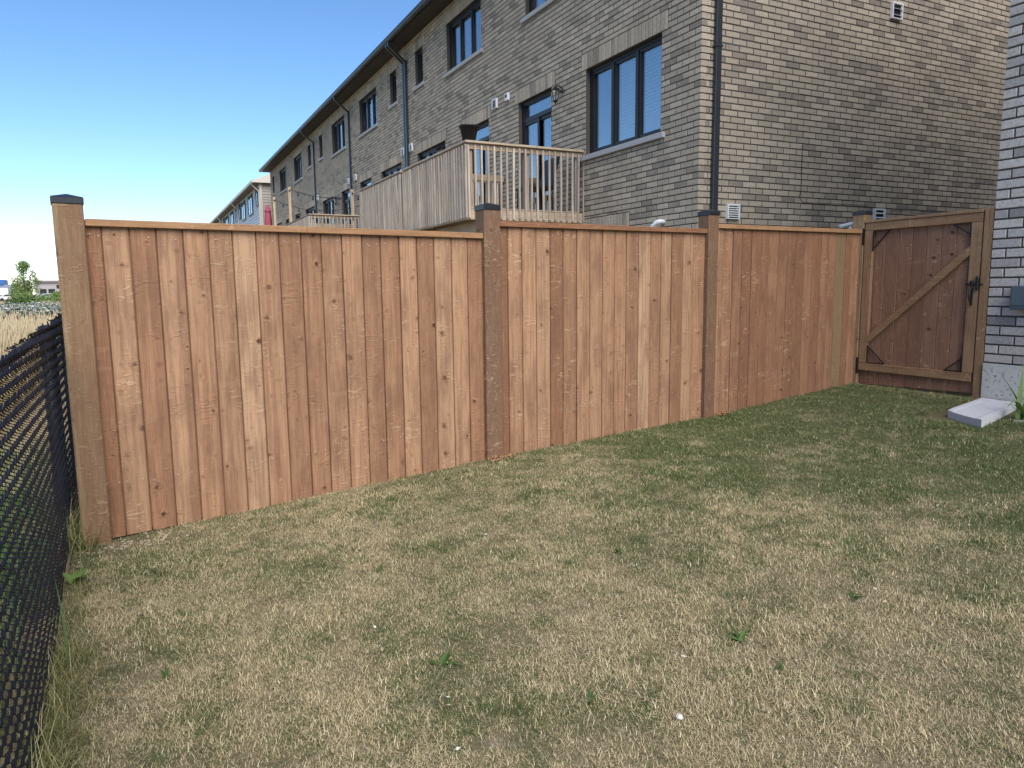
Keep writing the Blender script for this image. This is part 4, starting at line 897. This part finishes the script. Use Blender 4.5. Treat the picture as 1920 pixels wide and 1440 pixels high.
def umbel_patch():
    b = MB()
    for _ in range(14):
        x, y, z = R.gauss(0, .25), R.gauss(0, .25), R.uniform(.5, .95); b.tube([(x*.6, y*.6, 0), (x, y, z)], .004, 3, .2, False)
        n = 9; r = R.uniform(.03, .065); b.add([(x+r*math.cos(6.283*k/n), y+r*math.sin(6.283*k/n), z+.03+R.uniform(-.015, .015)) for k in range(n)]+[(x, y, z)], [(k, (k+1) % n, n) for k in range(n)], R.uniform(.5, 1))
    for _ in range(90): blade(b, R.gauss(0, .25), R.gauss(0, .25), R.uniform(0, 6.28), R.uniform(.2, .7), .014, R.uniform(0, .6), R.uniform(.3, 1.2), R.uniform(0, .45), 3)
    return b.mesh('umbel_patch', M['umbel'])
UT = [umbel_patch() for _ in range(5)]; pts, rots, scl, idx = [], [], [], []
for _ in range(2600):
    y = R.uniform(22, 44); x = y*R.uniform(-.19, -.05)
    if R.random() < .25 and y < 27: continue
    pts.append((x, y, 0)); rots.append((0, 0, R.uniform(0, 6.28))); scl.append(R.uniform(.75, 1.15)); idx.append(R.randrange(5))
scatter('white_flower_weeds', pts, rots, scl, idx, UT)

# ------------------------------------------------------------------ shrubs, tree, stalks
def leafball(b, c, r, n, size, squash=1.0):
    for _ in range(n):
        d = Vector((R.gauss(0, 1), R.gauss(0, 1), R.gauss(0, 1))).normalized()*r*(R.random()**.4); d.z *= squash
        p = Vector(c)+d; u_ = Vector((R.gauss(0, 1), R.gauss(0, 1), R.gauss(0, 1))).normalized(); w_ = u_.orthogonal().normalized(); s = size*R.uniform(.6, 1.3)
        b.add([p-u_*s, p+w_*s*.45, p+u_*s, p-w_*s*.45], [(0, 1, 2, 3)], R.random())
def shrub(x, y, w, h, label, m='leaf2', n=900):
    o = empty('shrub', (x, y, 0)); tag(o, label, 'shrub', 'green shrubs beyond the field'); w *= 1.6; h *= 1.0; n *= 3
    b = MB()
    for k in range(9): leafball(b, (R.uniform(-w/2, w/2)*.8, R.uniform(-w/2, w/2)*.6, h*R.uniform(.35, .72)), h*R.uniform(.25, .42), n//9, .075)
    b.build('foliage', M[m], o)
    b = MB()
    for k in range(6): q = R.uniform(0, 6.28); b.tube([(0, 0, 0), (.3*w*math.cos(q), .3*w*math.sin(q), h*.6)], [.03, .012], 4)
    b.build('stem', M['bark'], o)
for a in ((-7.9, 59, 3.2, 1.9, 'rounded bright green shrub left of the slender tree', 'leaf2'), (-5.0, 56, 3.0, 1.75, 'broad bright green shrub below the slender tree', 'leaf2'), (-3.8, 60, 2.6, 1.8, 'bright green shrub nearest the tall fence post', 'leaf2'), (-6.2, 44, 1.9, 1.35, 'low green shrub at the left edge of the field', 'leaf'), (-6.6, 66, 3, 1.6, 'pale green shrub behind the broad one', 'leaf2'), (-4.1, 68, 3.5, 1.5, 'darker green shrub in front of the parked cars', 'leaf')): shrub(*a)
tr_ = empty('slender_tree', (-10.75, 90, 0)); tag(tr_, 'slender young tree with open airy crown in the field', 'tree')
b = MB(); b.tube([(0, 0, 0), (.05, 0, 1.2), (-.05, 0, 2.4), (.1, 0, 4.6)], [.09, .07, .05, .015], 7)
ends = []
for k in range(20):
    z = R.uniform(.8, 4.3); q = R.uniform(0, 6.28); L = R.uniform(.6, 1.5)*(1.2-z/6.5); e_ = (L*math.cos(q), L*math.sin(q)*.8, z+L*R.uniform(.5, 1.0)); b.tube([(0, 0, z), (e_[0]*.5, e_[1]*.5, z+(e_[2]-z)*.4), e_], [.035, .02, .008], 4); ends.append(e_)
b.build('trunk', M['bark'], tr_)
b = MB()
for e_ in ends: leafball(b, e_, .42, 130, .085)
for k in range(9): leafball(b, (R.uniform(-1.1, 1.1), R.uniform(-.6, .6), R.uniform(.9, 2.9)), .5, 170, .08)
leafball(b, (.15, 0, 4.6), .3, 70, .07); b.build('crown', M['leaf2'], tr_)
bx = empty('far_bush', (-13.3, 105, 0)); tag(bx, 'small rounded yellow green bush left of the slender tree', 'bush')
b = MB(); 
for k in range(7): leafball(b, (R.uniform(-1, 1), R.uniform(-.6, .6), R.uniform(1.2, 2.2)), .8, 130, .11)
b.build('foliage', M['leaf2'], bx); b = MB(); b.tube([(0, 0, 0), (0, 0, 1.5)], .06, 5); b.build('stem', M['bark'], bx)
st = None
for k in range(14):
    x, y = [(-2.1, 19), (-2.55, 20.5), (-1.75, 19.6), (-3.0, 22), (-3.15, 22.6), (-2.95, 21.4), (-1.55, 20), (-1.62, 19.2), (-2.3, 17.5), (-2.75, 19), (-2.9, 18.4), (-1.9, 23), (-2.2, 24.5), (-1.4, 21)][k]
    if st is None:
        b = MB(); b.tube([(0, 0, 0), (.02, 0, .5), (.0, .02, 1.15)], [.012, .01, .006], 5)
        for j in range(70): z = R.uniform(.55, 1.15); q = R.uniform(0, 6.28); r = .045*(1.25-z)+.01; rock(b, (r*math.cos(q), r*math.sin(q), z), .016)
        st = b.build('dock_stalk', M['dock'], None); o = st
    else: o = st.copy(); COL.objects.link(o)
    o.location = (x, y, -R.uniform(0, .25)); o.rotation_euler = (R.uniform(-.1, .1), R.uniform(-.1, .1), R.uniform(0, 6)); tag(o, 'dark brown dock seed stalk standing among the dry field grass', 'weed', 'brown dock stalks in the field')

# ------------------------------------------------------------------ weeds in the lawn
wmes = []
for v_ in range(4):
    wb_ = MB(); n = (5, 8, 11, 7)[v_]
    for k in range(n): strap_leaf(wb_, (R.gauss(0, .012), R.gauss(0, .012), -.004), R.uniform(0, 6.28), R.uniform(.03, .085), (.012, .007, .005, .010)[v_], R.uniform(.7, 1.45), R.uniform(.0, .8), R.uniform(.1, .75))
    wmes.append(wb_.mesh('lawn_weed', M['leaf']))
for x, y, s, v_, lab in ((.98, 3.47, .8, 2, 'small green weed in the dry lawn in front of the second fence post'), (.93, 2.45, 1.1, 0, 'dark green weed in the middle foreground of the lawn'), (2.10, 2.97, .7, 1, 'small green weed tuft in the middle of the dry lawn'), (1.98, 1.97, 1.05, 3, 'green weed rosette in the right foreground of the lawn'), (2.63, 1.98, .8, 0, 'flat green weed in the right lawn, nearest the right edge'), (1.94, 1.75, .7, 2, 'small green weed just below the rosette on the right'), (1.27, 1.94, .7, 1, 'small green weed near the bottom edge of the photo'), (-.02, 2.95, .8, 2, 'green weed in the left lawn near the weedy grass strip')):
    o = bpy.data.objects.new('lawn_weed', wmes[v_]); COL.objects.link(o); o.location = (x, y, gz(x)+.012); o.scale = (s,)*3; o.rotation_euler = (0, 0, R.uniform(0, 6)); tag(o, lab, 'weed', 'weeds in the lawn')
# dead leaf bits, clippings and pale specks lying in the turf
b = MB()
for _ in range(900):
    x, y = R.uniform(-.35, 6.8), R.uniform(.8, 5.0)
    if y > fence_y(x): continue
    a = R.uniform(0, 6.3); L = R.uniform(.004, .012); d = Vector((math.cos(a), math.sin(a), R.uniform(-.4, .4)))*L; q = Vector((-math.sin(a), math.cos(a), R.uniform(-.4, .4)))*L*R.uniform(.2, .6); c = Vector((x, y, gz(x)+R.uniform(.012, .028)))
    b.add([c-d, c-q, c+d, c+q], [(0, 1, 2, 3)], R.random())
t = MT('turf_litter', .85, .1); t.color(t.ramp(t.tone(), [(0, (.10,.06,.035)), (.4, (.30,.21,.12)), (.75, (.60,.52,.40)), (1, (.75,.72,.66))]))
tag(b.build('turf_litter', t.m, None), kind='stuff')
bw = empty('broad_leaf_weed', (-.41, 4.2, 0)); tag(bw, 'bright green broad leaved weed poking out beside the chain link fence', 'weed')
for k in range(5): b = MB(); strap_leaf(b, (0, 0, .01), -.9+k*.8, R.uniform(.09, .17), .02, R.uniform(.4, .9), R.uniform(.6, 1.4), R.uniform(.55, 1)); b.build('leaf', M['leaf'], bw)
b = MB(); rock(b, (0, 0, 0), .013); o = b.build('pebble', M['trim'], loc=(1.45, 1.70, gz(1.45)+.03)); tag(o, 'small white pebble lying in the grass at the bottom edge', 'pebble')

# ------------------------------------------------------------------ far plaza, cars, sign, wires
pz = empty('strip_plaza', (-17.5, 215, 0)); tag(pz, 'low grey strip plaza with white sign beyond the shrubs', 'building')
W0 = 13.5
b = MB(); b.box((-6.0, 0, 0), (W0, 10, 4.2)); b.build('wall', plain('plaza_wall', (.40,.36,.35), .8, .2), pz)
b = MB(); b.box((-6.2, -.5, 4.2), (W0+.2, 10, 4.75)); b.build('parapet', plain('plaza_parapet', (.24,.19,.22), .8, .2), pz)
b = MB(); b.box((.2, -.15, 2.9), (3.0, -.02, 4.05)); b.build('shop_sign', M['white'], pz)
for x in (-5, -3.2, 3.6, 6, 8.4): b = MB(); b.box((x, -.06, .2), (x+1.4, -.01, 2.6)); b.build('shop_window', M['frame'], pz)
b = MB(); b.box((-1.4, -.06, 2.7), (-.7, -.01, 3.6)); b.build('shop_window', M['frame'], pz)
b = MB(); b.box((3.6, -.15, 3.0), (5.4, -.02, 3.9)); b.build('shop_sign', plain('grey_sign', (.35,.36,.40), .6, .3), pz)
def car(x, y, m, label, rz=0):
    c = empty('parked_car', (x, y, 0), rz); tag(c, label, 'car', 'cars parked at the plaza')
    pr = [(-2.2, .35), (-2.25, .75), (-1.5, .95), (-.8, 1.45), (.75, 1.5), (1.5, 1.0), (2.15, .9), (2.25, .4)]; n = len(pr); b = MB()
    b.add([(px, sy*(.85 if pz_ < 1.2 else .68), pz_) for sy in (-1, 1) for px, pz_ in pr], [(i, i+1, n+i+1, n+i) for i in range(n-1)]+[tuple(range(n))[::-1], tuple(range(n, 2*n)), (n-1, 0, n, 2*n-1)]); b.build('body', m, c)
    b = MB(); b.add([(-.75, -.80, 1.38), (.7, -.80, 1.42), (1.3, -.87, 1.02), (-1.3, -.87, 1.0)], [(3, 2, 1, 0)]); b.build('side_window', M['frame'], c)
    for wx in (-1.4, 1.4):
        for wy in (-.82, .82): b = MB(); b.tube([(wx, wy-.1, .33), (wx, wy+.1, .33)], .33, 12); b.build('wheel', M['black'], c)
car(-13.6, 170, plain('white_car_paint', (.7,.72,.74), .3, .5, .02), 'white parked car nearest the tall fence post')
car(-16.6, 172, plain('silver_car_paint', (.5,.52,.55), .3, .5, .02), 'silver parked car left of the white one')
car(-19.0, 190, plain('blue_car_paint', (.06,.12,.30), .3, .5, .05), 'blue parked car in front of the grey plaza wall')
car(-25.0, 186, plain('cream_car_paint', (.7,.68,.62), .3, .5, .02), 'pale parked car left of the slender tree', .2)
bs = empty('blue_roof_building', (-33.0, 230, 0)); tag(bs, 'small building with blue top at the far left edge', 'building')
b = MB(); b.box((-3, 0, 0), (3.6, 8, 3.9)); b.build('wall', plain('blue_grey_wall', (.25,.28,.36), .8, .2), bs)
b = MB(); b.box((-3.2, -.3, 3.9), (1.0, 8, 5.2)); b.build('roof', plain('blue_panel', (.03,.15,.45), .5, .3), bs)
b = MB(); b.box((-2.5, -.2, 1.2), (2.0, -.02, 3.0)); b.build('shop_sign', M['white'], bs)
for i, (z0, z1, lab) in enumerate(((17.5, 18.2, 'uppermost thin power line across the sky at left'), (13.0, 13.8, 'middle thin power line across the sky at left'), (9.9, 9.3, 'lowest thin power line sagging beside the tall post'))):
    b = MB(); b.tube([(-80+k*12, 260, z0+(z1-z0)*k/10+((k-5)/5)**2*1.2-1.2) for k in range(12)], .035, 4); o = b.build('power_line', plain('grey_cable', (.50,.58,.66), .6, .3)); tag(o, lab, 'power line')
